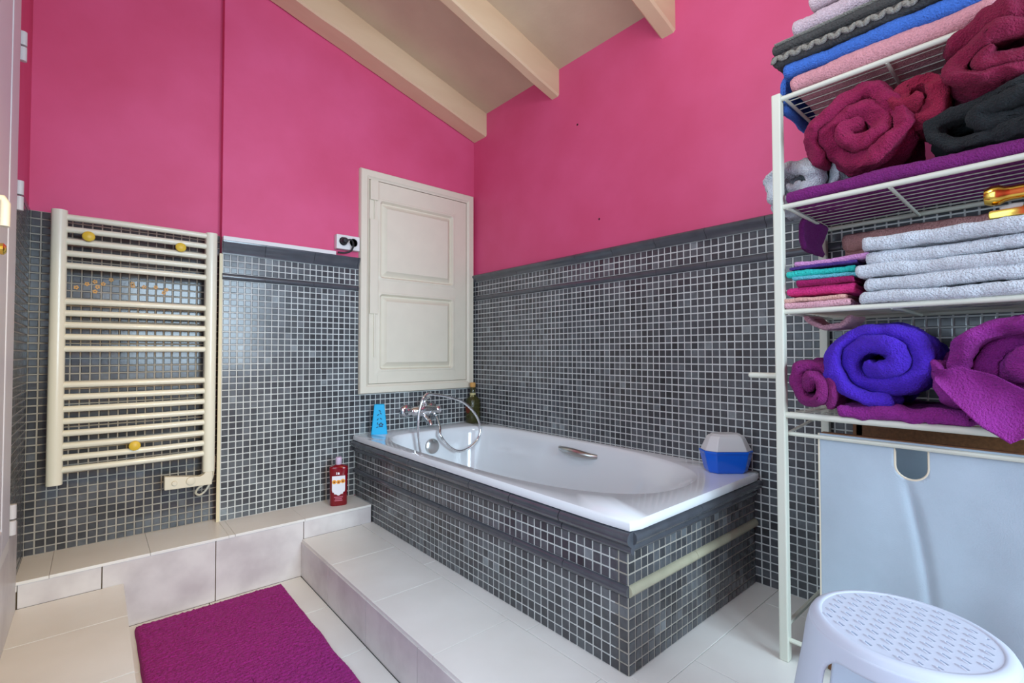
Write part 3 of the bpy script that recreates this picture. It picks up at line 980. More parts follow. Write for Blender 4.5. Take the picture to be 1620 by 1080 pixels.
# ---------------------------------------------------------------- red bottle on the ledge
bot = thing('shower_gel_bottle', 'red shower gel bottle with a white label on the tiled ledge', 'bottle', (0.880, 2.262, ZLEDGE))
bx, by = 0.880, 2.262
DIRB = Vector((-0.36, -0.93, 0)).normalized()     # label side faces the camera
SIDE = Vector((0.93, -0.36, 0)).normalized()
def bl_loop(w, d, z, n=32, e=3.0):
    L = []
    for k in range(n):
        t = 2*PI*k/n
        c, s = math.cos(t), math.sin(t)
        q = (abs(c)**e+abs(s)**e)**(-1/e)
        p = Vector((bx, by, z)) + SIDE*(w*c*q) + DIRB*(d*s*q)
        L.append(p)
    return L
mb = MB()
z0 = ZLEDGE
mb.loft([bl_loop(0.036, 0.020, z0), bl_loop(0.039, 0.022, z0+0.004), bl_loop(0.039, 0.022, z0+0.10), bl_loop(0.042, 0.022, z0+0.172, e=4), bl_loop(0.041, 0.021, z0+0.181, e=4), bl_loop(0.022, 0.015, z0+0.187, e=2.2), bl_loop(0.014, 0.013, z0+0.190, e=2)])
obj('bottle_body', mb, M['red_gel'], bot, 50)
mb = MB()
mb.lathe([(0.013, 0.0), (0.0145, 0.002), (0.0145, 0.030), (0.012, 0.034), (0.001, 0.034)], (bx, by, z0+0.190), 20)
obj('bottle_cap', mb, M['cap_lilac'], bot, 40)
def label_patch(name, pts, off, m, parent):
    """pts in (side, height) on the front of the bottle"""
    mb = MB()
    F = Vector((bx, by, 0)) + DIRB*(0.0222+off)
    mb.prism([F + SIDE*a + Vector((0, 0, z0+h)) for a, h in pts], -DIRB*0.0004)
    return obj(name, mb, m, parent)
lab = label_patch('label_sheet', [(-0.029, 0.140), (0.029, 0.140), (0.029, 0.075), (0.027, 0.066), (0.021, 0.064), (0.018, 0.056), (0.010, 0.055), (0.003, 0.049), (-0.003, 0.049), (-0.010, 0.055), (-0.018, 0.056), (-0.021, 0.064), (-0.027, 0.066), (-0.029, 0.075)], 0.0010, M['label_white'], bot)
def disc(cx, cz, rx, rz, n=14):
    return [(cx+rx*math.cos(2*PI*k/n), cz+rz*math.sin(2*PI*k/n)) for k in range(n)]
for cx, cz, r in ((-0.019, 0.113, 0.0095), (0.0, 0.112, 0.0095), (0.019, 0.115, 0.010)):
    label_patch('fruit_print', disc(cx, cz, r, r), 0.0016, M['label_orange'], lab)
    label_patch('fruit_core', disc(cx, cz-0.001, r*0.42, r*0.42), 0.0021, M['label_brown'], lab)
label_patch('logo_print', [(-0.010, 0.146), (-0.007, 0.146), (-0.007, 0.158), (-0.010, 0.158)], 0.0010, M['label_white'], bot)
label_patch('logo_print', [(-0.004, 0.146), (0.004, 0.146), (0.004, 0.155), (-0.001, 0.157), (-0.004, 0.155)], 0.0010, M['label_white'], bot)
for k, w in enumerate((0.019, 0.015, 0.017)):
    label_patch('small_print', [(-w, 0.040-k*0.008), (w, 0.040-k*0.008), (w, 0.0435-k*0.008), (-w, 0.0435-k*0.008)], 0.0010, M['label_pink'], bot)

# ---------------------------------------------------------------- cyan air freshener on the tub corner
ZT = ZR1
fr = thing('air_freshener', 'cyan tapered air freshener with punched flower on the bathtub corner', 'air freshener', (1.105, 2.305, ZT))
fc = Vector((1.105, 2.305, 0))
FD = Vector((-0.43, -0.90, 0)).normalized()
FS = Vector((0.90, -0.43, 0)).normalized()
mb = MB()
def fr_loop(w, d, z):
    return [fc + FS*(w*a) + FD*(d*b) + Vector((0, 0, z)) for a, b in ((-1, -0.8), (-0.9, -1), (0.9, -1), (1, -0.8), (1, 0.8), (0.9, 1), (-0.9, 1), (-1, 0.8))]
mb.loft([fr_loop(0.040, 0.022, ZT), fr_loop(0.040, 0.022, ZT+0.003), fr_loop(0.025, 0.013, ZT+0.148), fr_loop(0.023, 0.011, ZT+0.151)])
obj('freshener_body', mb, M['cyan'], fr)
def fr_patch(pts, name):
    mb = MB()
    def P(a, h):
        d = 0.022 + (0.013-0.022)*h/0.148 + 0.0006
        return fc + FS*a + FD*d + Vector((0, 0, ZT+h))
    mb.prism([P(a, h) for a, h in pts], -FD*0.0006)
    obj(name, mb, M['cyan_dark'], fr)
for k in range(5):
    a = PI/2 + k*2*PI/5
    cx, cz = 0.008+0.008*math.cos(a), 0.047+0.008*math.sin(a)
    fr_patch([(cx+0.0048*math.cos(t), cz+0.0048*math.sin(t)) for t in [q*PI/4 for q in range(8)]], 'vent_hole')
for cx, cz, an in ((-0.008, 0.075, 0.9), (0.008, 0.078, -0.7), (-0.006, 0.098, 0.6), (0.007, 0.105, -0.9), (-0.009, 0.055, 1.4), (-0.010, 0.036, 0.4), (0.002, 0.118, -0.5)):
    fr_patch([(cx+0.007*math.cos(t)*math.cos(an)-0.0026*math.sin(t)*math.sin(an), cz+0.007*math.cos(t)*math.sin(an)+0.0026*math.sin(t)*math.cos(an)) for t in [q*PI/4 for q in range(8)]], 'vent_hole')

# ---------------------------------------------------------------- oil bottle in the corner
oil = thing('corked_bottle', 'olive glass bottle with cork stopper in the far bathtub corner', 'bottle', (1.705, 2.315, ZT))
ox, oy = 1.705, 2.315
mb = MB()
def sq(h, r, z, e=5, n=24):
    L = []
    for k in range(n):
        t = 2*PI*k/n
        c, s = math.cos(t), math.sin(t)
        q = (abs(c)**e+abs(s)**e)**(-1/e)
        L.append((ox+h*c*q, oy+h*s*q, z))
    return L
mb.loft([sq(0.034, 0, ZT), sq(0.036, 0, ZT+0.004), sq(0.036, 0, ZT+0.130), sq(0.033, 0, ZT+0.142, 3), sq(0.022, 0, ZT+0.154, 2.2), sq(0.015, 0, ZT+0.164, 2), sq(0.014, 0, ZT+0.195, 2), sq(0.017, 0, ZT+0.197, 2), sq(0.017, 0, ZT+0.206, 2), sq(0.012, 0, ZT+0.207, 2)])
obj('bottle_glass', mb, M['olive'], oil, 45)
mb = MB()
mb.lathe([(0.010, 0.0), (0.012, 0.004), (0.0165, 0.006), (0.0175, 0.026), (0.014, 0.031), (0.001, 0.032)], (ox, oy, ZT+0.205), 16)
obj('cork_stopper', mb, M['cork'], oil, 40)
mb = MB()
mb.lathe([(0.0155, 0.0), (0.018, 0.003), (0.018, 0.010), (0.0155, 0.012)], (ox, oy, ZT+0.163), 14)
for a, dz in ((3.9, 0.05), (4.3, 0.07), (3.5, 0.06)):
    d = Vector((math.cos(a), math.sin(a), 0))
    p = Vector((ox, oy, ZT+0.168))
    mb.tube([p+d*0.017, p+d*0.026-Vector((0, 0, dz*0.4)), p+d*0.036-Vector((0, 0, dz))], 0.0018, 5)
obj('raffia_tie', mb, M['raffia'], oil, 40)
mb = MB()
mb.loft([[(ox-0.0362-0.0006, oy+y, ZT+0.118+z) if False else (ox-0.0368, oy+y, ZT+0.085+z) for y, z in disc(0, 0, 0.022, 0.030)],
         [(ox-0.0362, oy+y, ZT+0.085+z) for y, z in disc(0, 0, 0.022, 0.030)]])
obj('bottle_label', mb, M['oil_red'], oil)

# ---------------------------------------------------------------- blue box with white lid
bxr = thing('soap_box', 'bright blue plastic box with a white faceted lid on the bathtub end', 'box', (1.660, 0.776, ZT))
c0 = Vector((1.660, 0.776, 0))
A1 = Vector((0.754, -0.657, 0)).normalized()     # long axis, across the view
A2 = Vector((0.657, 0.754, 0)).normalized()
def oct_loop(w, d, ch, z, n=2):
    pts = [(-w, -d+ch), (-w+ch, -d), (w-ch, -d), (w, -d+ch), (w, d-ch), (w-ch, d), (-w+ch, d), (-w, d-ch)]
    return [c0 + A1*a + A2*b + Vector((0, 0, z)) for a, b in pts]
mb = MB()
mb.loft([oct_loop(0.062, 0.036, 0.020, ZT), oct_loop(0.068, 0.041, 0.022, ZT+0.008), oct_loop(0.077, 0.049, 0.026, ZT+0.045), oct_loop(0.081, 0.052, 0.028, ZT+0.066), oct_loop(0.084, 0.055, 0.030, ZT+0.070), oct_loop(0.084, 0.055, 0.030, ZT+0.076)])
bo = obj('box_base', mb, M['blue_plastic'], bxr)
bv = bo.modifiers.new('bevel', 'BEVEL')
bv.width = 0.004
bv.segments = 3
bv.limit_method = 'ANGLE'
bv.angle_limit = 0.4
mb = MB()
mb.loft([oct_loop(0.081, 0.052, 0.029, ZT+0.0762), oct_loop(0.078, 0.050, 0.028, ZT+0.080), oct_loop(0.062, 0.038, 0.022, ZT+0.118), oct_loop(0.056, 0.034, 0.020, ZT+0.126), oct_loop(0.050, 0.029, 0.018, ZT+0.128), oct_loop(0.046, 0.026, 0.016, ZT+0.132)])
lo_ = obj('box_lid', mb, M['lid_white'], bxr)
bv = lo_.modifiers.new('bevel', 'BEVEL')
bv.width = 0.003
bv.segments = 3
bv.limit_method = 'ANGLE'
bv.angle_limit = 0.3

# ---------------------------------------------------------------- shelf rack
XSF, XSB = 1.372, 1.728
YSL, YSR = 0.490, -0.22
SHZ = [0.675, 0.385, 0.107, -0.163]
rack = thing('shelf_rack', 'ivory metal wire shelf rack loaded with towels at right', 'shelf', (XSF, YSL, ZP))
for x, y in ((XSF, YSL), (XSB, YSL), (XSF, YSR), (XSB, YSR)):
    mb = MB()
    mb.box((x-0.0125, y-0.011, ZP), (x+0.0125, y+0.011, 0.688), b=0.003)
    obj('post', mb, M['shelf'], rack)
for z in SHZ:
    for x in (XSF, XSB):
        mb = MB()
        mb.tube([(x, YSR, z), (x, YSL, z)], 0.0068 if z > -0.1 else 0.0085, 10)
        obj('shelf_rail', mb, M['shelf'], rack, 40)
    for y in (YSL-0.02, 0.255, 0.02, YSR+0.02):
        mb = MB()
        mb.tube([(XSF, y, z-0.004), (XSB, y, z-0.004)], 0.0042, 8)
        obj('cross_bar', mb, M['shelf'], rack, 40)
    wm = MB()
    wm.tube([(0, YSR, 0), (0, YSL-0.008, 0)], 0.0014, 6)
    wme = wm.mesh('shelf_wire', M['shelf'], 40)
    for k in range(1, 10):
        o = link('shelf_wire', wme, rack)
        o.matrix_basis = Matrix.Translation((XSF+(XSB-XSF)*k/10, 0, z+0.0040))
mb = MB()
mb.tube([(XSF, YSR, -0.745), (XSF, YSL, -0.745)], 0.006, 8)
obj('bottom_rail', mb, M['shelf'], rack, 40)
mb = MB()
mb.tube([(XSF, YSL, -0.715), (XSB, YSL, -0.715)], 0.006, 8)
obj('bottom_rail', mb, M['shelf'], rack, 40)
mb = MB()
mb.tube([(XSF+0.005, YSL, -0.062), (XSF+0.005, 0.572, -0.062), (XSF+0.005, 0.576, -0.062)], 0.0078, 12, rs=[0.0078, 0.0078, 0.004])
obj('towel_arm', mb, M['shelf'], rack, 40)
mb = MB()
mb.tube([(XSF+0.018, YSL, -0.214), (XSF+0.018, YSR, -0.214)], 0.0055, 8)
mb.tube([(XSF+0.018, YSL-0.006, -0.214), (XSB, YSL-0.006, -0.185)], 0.004, 8)
obj('bag_rail', mb, M['shelf'], rack, 40)


# ---------------------------------------------------------------- cloth builder
def resample(P, ds):
    out_ = [P[0]]
    acc = 0.0
    for a, b in zip(P[:-1], P[1:]):
        L = math.hypot(b[0]-a[0], b[1]-a[1])
        t = ds-acc
        while t <= L:
            out_.append((a[0]+(b[0]-a[0])*t/L, a[1]+(b[1]-a[1])*t/L))
            t += ds
        acc = L-(t-ds)
    if math.hypot(out_[-1][0]-P[-1][0], out_[-1][1]-P[-1][1]) > ds*0.4:
        out_.append(P[-1])
    return out_


def ribbon(path, thick, w0, w1, O, U, V, W, ds=0.007, dw=0.010, amp=0.004, freq=9.0, seed=0.0, endshift=0.0, rim=1.0, fuzz=0.0012, sag=None, warp=(0.0, 8.0)):
    """a towel: 2D centre line in (U,V) with thickness, swept along W; rounded edges; noise wrinkles"""
    O, U, V, W = Vector(O), Vector(U), Vector(V), Vector(W)
    P = resample(path, ds)
    n = len(P)
    nw = max(6, int((w1-w0)/dw))
    mb = MB()
    h = thick/2
    nrm = []
    for i in range(n):
        a, b = P[max(i-1, 0)], P[min(i+1, n-1)]
        dx, dy = b[0]-a[0], b[1]-a[1]
        l = math.hypot(dx, dy) or 1
        nrm.append((-dy/l, dx/l))
    loops = []
    ring = [(i, 1) for i in range(n)] + [(i, -1) for i in reversed(range(n))]
    ecount = max(1, int(h/ds*1.2))
    # stations: extra density at the ends for the rounded rim
    ws = []
    for k in range(5):
        a = k/5*PI/2
        ws.append((w0 + h*rim*(1-math.cos(PI/2*k/5) if False else 1-math.sin(PI/2-a)), math.sin(a) if k else 0.04))
    for k in range(nw+1):
        ws.append((w0+h*rim + (w1-w0-2*h*rim)*k/nw, 1.0))
    for k in reversed(range(5)):
        a = k/5*PI/2
        ws.append((w1 - h*rim*(1-math.cos(a)), math.sin(a) if k else 0.04))
    for w, th in ws:
        L = []
        for i, sd in ring:
            # rounded lengthwise edges
            ei = min(i, n-1-i)*ds
            te = math.sqrt(max(0.02, min(1.0, ei/h*(2-min(1.0, ei/h)) if ei < h else 1.0)))
            s = i*ds
            q = noise.noise(Vector((s*freq+seed*13.7, w*freq, seed)))
            q2 = noise.noise(Vector((s*freq*2.7+seed*3.1, w*freq*2.7, seed+9)))
            off = amp*(q + 0.45*q2)
            fz = fuzz*noise.noise(Vector((s*125, w*125, seed+sd)))
            hh = h*th*te*(1+0.22*noise.noise(Vector((s*freq*1.6, w*freq*1.6, seed+21)))) + fz
            wsft = endshift*noise.noise(Vector((s*5.0+seed, 3.3, seed))) * (1 if w < (w0+w1)/2 else 0.6)
            u = P[i][0] + nrm[i][0]*(off+sd*hh)
            v = P[i][1] + nrm[i][1]*(off+sd*hh)
            ww = w + wsft
            if sag:
                v += sag(u, v, ww)
            if warp[0]:
                nv = noise.noise_vector(Vector((u*warp[1]+seed, v*warp[1], ww*warp[1]-seed)))
                nv2 = noise.noise_vector(Vector((u*warp[1]*2.6-seed, v*warp[1]*2.6, ww*warp[1]*2.6+seed)))
                nv3 = noise.noise_vector(Vector((u*warp[1]*6+seed, v*warp[1]*6, ww*warp[1]*6)))
                u += warp[0]*(nv.x+0.45*nv2.x+0.16*nv3.x)
                v += warp[0]*(nv.y+0.45*nv2.y+0.16*nv3.y)
                ww += warp[0]*(nv.z+0.45*nv2.z+0.16*nv3.z)*1.4
            L.append(O + U*u + V*v + W*ww)
        loops.append(L)
    mb.loft(loops, cap0=False, cap1=False)
    base = (len(loops)-1)*2*n
    for o_ in (0, base):
        for i in range(n-1):
            q_ = (o_+i, o_+i+1, o_+2*n-2-i, o_+2*n-1-i)
            mb.f.append(q_ if o_ else q_[::-1])
            mb.mi.append(0)
    return mb


def spiral(r0, r1, turns, a0=0.0, sx=1.0, sy=1.0, ccw=1, n=44, tail=None, ecc=0.0, seed=0, flat=0.0):
    P = []
    N_ = int(turns*n)
    for k in range(N_+1):
        t = k/N_
        a = a0 + ccw*2*PI*turns*t
        r = r0 + (r1-r0)*t
        r *= 1 + ecc*noise.noise(Vector((math.cos(a)*0.8+seed, math.sin(a)*0.8, seed)))
        P.append((r*math.cos(a)*sx + flat*math.tanh(3*math.cos(a))*(0.25+0.75*t), r*math.sin(a)*sy))
    if tail:
        P += tail
    return P


def fold_path(depth, height, layers, thick):
    """serpentine in (u = depth from front, v = up), folds rounded, first fold at the front"""
    P = []
    gap = (height-thick)/max(1, layers-1)
    v = thick/2
    for k in range(layers):
        fw = [depth-thick/2, thick/2+gap/2] if k % 2 == 0 else [thick/2+gap/2, depth-thick/2]
        P += [(fw[0], v), (fw[1], v)]
        if k < layers-1:
            r = gap/2
            cx = fw[1]
            sgn = -1 if k % 2 == 0 else 1
            for q in range(1, 8):
                a = -PI/2 + PI*q/8
                P.append((cx + sgn*r*math.cos(a), v + r + r*math.sin(a)))
            v += gap
    return P


UX, UY, UZ = Vector((1, 0, 0)), Vector((0, 1, 0)), Vector((0, 0, 1))
T = {}
for nme, c in dict(pink=(226, 160, 168), blue=(66, 120, 214), grey=(94, 92, 88), greylight=(150, 148, 138), lilacwhite=(214, 196, 206), whitepink=(228, 206, 212),
                   purple=(108, 22, 104), burgundy=(146, 18, 74), burgundy2=(150, 22, 62), burgundy3=(128, 12, 58), black=(30, 36, 38), white=(210, 217, 224),
                   palepink=(232, 176, 188), peach=(240, 186, 172), hotpink=(226, 50, 132), magenta=(158, 8, 92), lightblue=(110, 206, 222), turquoise=(46, 208, 196),
                   darkviolet=(84, 52, 140), lilac=(216, 152, 208), dustypink=(206, 150, 144), violet=(72, 30, 190), plum=(128, 24, 108), mauve=(142, 34, 136), mauve2=(122, 24, 112), greylilac=(170, 160, 176)).items():
    T[nme] = terry('towel_'+nme, lin(*c))
T['grey'] = terry('towel_grey2', lin(70, 70, 68), 0.7, 160)


def towel(name, label, mb, m, group='towels on the shelf rack', cat='towel'):
    return tag(obj(name, mb, m, None, 'all'), label, cat, group)


def folded(label, m, y0, y1, xf, depth, z, height, layers=2, thick=None, amp=0.0025, seed=0.0, sag=None, endshift=0.006, name='folded_towel', tilt=0.0, fuzz=0.0018, ds=0.006, freq=7.0, warp=(0.004, 9.0)):
    thick = thick or height/layers*0.98
    W = Vector((0, 1, tilt)).normalized()
    return towel(name, label, ribbon(fold_path(depth, height, layers, thick), thick, 0, y1-y0, (xf, y0, z), UX, UZ, W, ds=ds, dw=0.007, amp=amp, freq=freq, seed=seed, sag=sag, endshift=endshift, fuzz=fuzz, warp=warp), m)


def rolled(label, m, yc, zc, r, xf, depth, thick=0.028, a0=0.0, sx=1.0, sy=1.0, ccw=1, seed=0.0, amp=0.002, ecc=0.15, endshift=0.03, tail=None, r0=None, W=None, name='rolled_towel', fuzz=0.0026, sag=None, flat=0.0, warp=(0.014, 8.0), tight=0.97):
    r0 = r0 or thick*0.32
    turns = (r-thick/2-r0)/(thick*tight)
    P = spiral(r0, r-thick/2, turns, a0-ccw*2*PI*turns, sx, sy, ccw, ecc=ecc, seed=seed, tail=tail, flat=flat)
    return towel(name, label, ribbon(P, thick, 0, depth, (xf, yc, zc), -UY, UZ, W or UX, ds=0.005, dw=0.007, amp=amp, freq=8, seed=seed, endshift=endshift, fuzz=fuzz, sag=sag, warp=warp), m)


RZ = [z+0.0068 for z in SHZ]      # tops of shelf rails (supports)
# --- top shelf stack
z = RZ[0]
folded('pink folded terry towel, lowest of the top shelf stack', T['pink'], 0.072, 0.455, 1.362, 0.34, z, 0.046, 2, seed=1.1, fuzz=0.002)
bl_t = folded('blue folded towel between the pink one and the grey throw', T['blue'], -0.19, 0.474, 1.366, 0.34, z+0.046, 0.038, 2, seed=2.3, fuzz=0.002)
# end of the blue towel hanging over the left side of the shelf
P = [(0.0, 0.0), (0.012, -0.004), (0.020, -0.016), (0.022, -0.05), (0.016, -0.10)]
mbx = ribbon(P, 0.016, 0, 0.25, (1.40, 0.466, z+0.066), UY, UZ, UX, seed=2.9, amp=0.006)
obj('hanging_end', mbx, T['blue'], bl_t, 'all')
gt = folded('charcoal grey knitted throw with braided edge on top of the blue towel', T['grey'], -0.19, 0.497, 1.360, 0.33, z+0.085, 0.058, 4, seed=3.7, amp=0.003, freq=10, name='knitted_throw')
mbx = MB()
nb = 46
for k in range(nb):
    y = 0.490 - k*0.0145
    c = Vector((1.358, y, z+0.097))
    d = Vector((0, 0.75, 0.66)).normalized() if k % 2 else Vector((0, 0.75, -0.66)).normalized()
    a = d.orthogonal().normalized()
    b = d.cross(a)
    loops = []
    for q in range(7):
        t = -1+2*q/6
        rr = 0.0070*math.sqrt(max(0.02, 1-t*t))
        loops.append([c + d*(t*0.0125) + (a*math.cos(w*PI/4)+b*math.sin(w*PI/4))*rr for w in range(8)])
    mbx.loft(loops)
be = obj('braided_edge', mbx, T['greylight'], gt, 'all')
mbx = ribbon([(0.0, 0.0), (0.02, 0.0)], 0.006, 0, 0.68, (1.354, -0.19, z+0.138), UX, UZ, UY, seed=4.4, amp=0.001)
obj('pale_edge', mbx, T['greylight'], gt, 'all')
folded('pale lilac folded cloth above the grey throw', T['lilacwhite'], -0.19, 0.452, 1.364, 0.31, z+0.144, 0.056, 2, seed=5.5, amp=0.006, thick=0.020)
folded('white and pink cloth on the very top of the rack', T['whitepink'], -0.17, 0.412, 1.362, 0.28, z+0.201, 0.075, 3, seed=6.1, amp=0.008, thick=0.014)

# --- second shelf
z = RZ[1]
pt = folded('deep purple folded towel lying under the burgundy rolls', T['mauve2'], -0.19, 0.474, 1.366, 0.34, z, 0.034, 2, seed=7.1)
P = [(0.0, 0.0), (0.006, -0.02), (0.012, -0.06), (0.004, -0.095)]
mbx = ribbon(P, 0.016, 0, 0.17, (1.52, 0.475, z-0.004), UY, UZ, UX, seed=7.7, amp=0.012)
obj('hanging_corner', mbx, T['purple'], pt, 'all')
zz = z+0.034
rolled('burgundy rolled towel at the left front of the second shelf', T['burgundy'], 0.315, zz+0.108, 0.116, 1.366, 0.25, 0.036, a0=3.6, seed=8.2, ecc=0.15, endshift=0.045, fuzz=0.003, warp=(0.022, 9.0))
rolled('smaller burgundy folded towel squeezed between two burgundy rolls', T['burgundy2'], 0.208, zz+0.160, 0.061, 1.40, 0.23, 0.030, a0=4.4, seed=9.4, ecc=0.2, ccw=-1, endshift=0.05, sy=1.1, warp=(0.022, 10.0), fuzz=0.0025)
rolled('large burgundy rolled towel on top of the black one', T['burgundy3'], 0.062, zz+0.182, 0.092, 1.330, 0.26, 0.037, a0=2.5, seed=10.3, ecc=0.15, endshift=0.05, flat=0.035, tight=0.8, fuzz=0.0025, warp=(0.02, 9.0))
rolled('black fluffy towel flattened below the large burgundy roll', T['black'], 0.030, zz+0.054, 0.062, 1.362, 0.27, 0.028, a0=5.5, seed=11.6, ecc=0.1, endshift=0.05, flat=0.15, tight=0.72, ccw=-1, warp=(0.012, 12.0))
rolled('crumpled white cloth at the left end of the second shelf', T['white'], 0.470, z+0.082, 0.082, 1.45, 0.22, 0.036, a0=0.4, seed=12.2, ecc=0.3, endshift=0.04, flat=0.035, name='crumpled_cloth', warp=(0.03, 11.0))

# --- third shelf: small cloths
z = RZ[2]
cl = [('pale pink', 'palepink', 'lowest of the small folded cloths', 0.335, 0.478, 0.0, 0.017, 0.0),
      ('peach', 'peach', 'second from the bottom of the small cloths', 0.345, 0.478, 0.0172, 0.012, 0.02),
      ('hot pink', 'hotpink', 'thickest of the small cloths', 0.322, 0.478, 0.0315, 0.023, 0.04),
      ('dark magenta', 'magenta', 'between the hot pink and light blue cloths', 0.325, 0.450, 0.0560, 0.016, 0.0),
      ('light blue', 'lightblue', 'just above the dark magenta one', 0.308, 0.462, 0.0725, 0.0095, 0.0),
      ('turquoise', 'turquoise', 'brightest near the top of the pile of cloths', 0.322, 0.476, 0.0830, 0.017, -0.02),
      ('dark violet', 'darkviolet', 'thin layer under the lilac cloth', 0.322, 0.468, 0.1005, 0.008, 0.0),
      ('lilac', 'lilac', 'topmost of the small folded cloths', 0.296, 0.460, 0.1090, 0.014, -0.02)]
pp = None
for k, (cn, key, rest, y0, y1, dz, hh, tl) in enumerate(cl):
    o = folded(cn + ' face cloth, ' + rest, T[key], y0, y1, 1.364+0.004*(k % 3), 0.17, z+dz, hh, 2, seed=20+k*1.3, amp=0.0012, tilt=tl*0.5, name='face_cloth', fuzz=0.0012)
    o['group'] = 'small cloths on the third shelf'
    pp = pp or o
P = [(0.0, 0.0), (-0.015, -0.02), (-0.045, -0.035), (-0.085, -0.03), (-0.11, -0.006)]
mbx = ribbon(P, 0.014, 0, 0.14, (1.47, 0.465, z-0.012), UY, UZ, UX, seed=31, amp=0.006)
obj('sagging_corner', mbx, T['palepink'], pp, 'all')
wl = ['lowest', 'second from the bottom', 'middle one', 'second from the top', 'topmost']
for k in range(5):
    y1 = [0.318, 0.302, 0.311, 0.294, 0.302][k]
    o = folded('white folded towel, ' + wl[k] + ' of the five white towels', T['white'], -0.19, y1, 1.356+[0, .006, .002, .008, .0][k], 0.31, z+k*0.0305, 0.0305, 2,
               seed=40+k*2.1, amp=0.002, freq=5, endshift=0.016, warp=(0.007, 7.0), fuzz=0.002)
    o['group'] = 'white towels on the third shelf'
folded('dusty pink towel standing at the back behind the white stack', T['dustypink'], -0.05, 0.43, 1.676, 0.045, z, 0.245, 8, seed=55, amp=0.004, thick=0.03)

# --- gold fitting lying on the white towels
zg = z + 5*0.0305 + 0.004
gold = thing('gold_dispenser', 'shiny gold and clear dispenser lying on the white towels at the right edge', 'dispenser', (1.40, 0.06, zg))
mb = MB()
mb.lathe([(0.003, 0.0), (0.016, 0.002), (0.0205, 0.012), (0.0205, 0.024), (0.016, 0.032), (0.0145, 0.040), (0.0150, 0.11), (0.003, 0.112)], (1.395, 0.103, zg+0.052), 24, (0, -1, 0))
obj('gold_neck', mb, M['brass'], gold, 40)
mb = MB()
mb.box((1.380, 0.030, zg+0.002), (1.412, 0.096, zg+0.020), b=0.007)
mb.tube([(1.395, 0.045, zg+0.012), (1.395, 0.028, zg+0.024), (1.395, 0.015, zg+0.046)], 0.010, 12)
obj('gold_foot', mb, M['brass'], gold, 40)
mb = MB()
mb.lathe([(0.003, 0.0), (0.010, 0.001), (0.012, 0.02), (0.010, 0.034), (0.003, 0.035)], (1.400, 0.080, zg+0.018), 16, (0.1, -1, 0.12))
obj('clear_cup', mb, M['clear'], gold, 40)

# --- lower shelf
z = RZ[3]
rolled('wine coloured rolled towel at the left end of the lowest shelf', T['plum'], 0.416, z+0.074, 0.075, 1.362, 0.24, 0.029, a0=5.2, seed=60.3, ecc=0.15, sx=0.86, sy=0.98, endshift=0.05, ccw=-1, warp=(0.016, 10.0))
folded('wrinkled magenta towel lying flat under the violet roll', T['mauve'], 0.125, 0.360, 1.358, 0.30, z, 0.028, 2, seed=63, amp=0.004, freq=14, warp=(0.010, 16.0))
rolled('big violet blue rolled towel in the middle of the lowest shelf', T['violet'], 0.276, z+0.135, 0.122, 1.366, 0.27, 0.040, a0=4.9, seed=65.1, ecc=0.10, sx=1.06, sy=0.90, endshift=0.045, fuzz=0.0022, warp=(0.014, 9.0))
mv = rolled('magenta purple towel loosely rolled at the right of the lowest shelf', T['mauve'], 0.030, z+0.122, 0.118, 1.366, 0.28, 0.033, a0=2.9, seed=70.7, ecc=0.2, endshift=0.06, ccw=-1, flat=0.045, tight=0.8, warp=(0.026, 8.0))
# loose hem hanging over the rail, coming to a point
mbx = MB()
nu_, nv_ = 40, 26
top = [(0.185, -0.040), (0.14, -0.030), (0.09, -0.045), (0.03, -0.085), (-0.03, -0.10)]
botm = [(0.180, -0.058), (0.150, -0.100), (0.105, -0.150), (0.069, -0.176), (0.035, -0.152)]
def lerp_poly(Q, t):
    f_ = t*(len(Q)-1)
    i_ = min(int(f_), len(Q)-2)
    f_ -= i_
    return (Q[i_][0]+(Q[i_+1][0]-Q[i_][0])*f_, Q[i_][1]+(Q[i_+1][1]-Q[i_][1])*f_)
for side in (0, 1):
    for i in range(nu_+1):
        for j in range(nv_+1):
            a_, b_ = lerp_poly(top, i/nu_), lerp_poly(botm, i/nu_)
            y = a_[0]+(b_[0]-a_[0])*j/nv_
            zq = a_[1]+(b_[1]-a_[1])*j/nv_
            x = 1.348 + 0.016*math.sin(PI*j/nv_+0.4) - 0.022*math.sin(PI*i/nu_)*(0.35+0.65*j/nv_) + 0.010*noise.noise(Vector((y*22, zq*22, 5))) + (0.005 if side else 0)
            mbx.v.append((x, y, zq))
for side in (0, 1):
    o_ = side*(nu_+1)*(nv_+1)
    for i in range(nu_):
        for j in range(nv_):
            q_ = (o_+i*(nv_+1)+j, o_+i*(nv_+1)+j+1, o_+(i+1)*(nv_+1)+j+1, o_+(i+1)*(nv_+1)+j)
            mbx.f.append(q_)
            mbx.mi.append(0)
rim_ = [i*(nv_+1) for i in range(nu_+1)] + [nu_*(nv_+1)+j for j in range(1, nv_+1)] + [i*(nv_+1)+nv_ for i in range(nu_-1, -1, -1)] + [j for j in range(nv_-1, 0, -1)]
o_ = (nu_+1)*(nv_+1)
for a_, b_ in zip(rim_, rim_[1:]+rim_[:1]):
    mbx.f.append((a_, b_, b_+o_, a_+o_))
    mbx.mi.append(0)
obj('hem_flap', mbx, T['mauve'], mv, 'all')

# ---------------------------------------------------------------- laundry bag on a wooden frame
bag = thing('laundry_bag', 'white canvas laundry bag with round-bottomed handle hole under the shelf', 'laundry bag', (1.54, 0.10, ZP))
BX0, BX1, BY0, BY1, BZ0, BZ1 = 1.398, 1.690, -0.19, 0.412, -0.765, -0.205


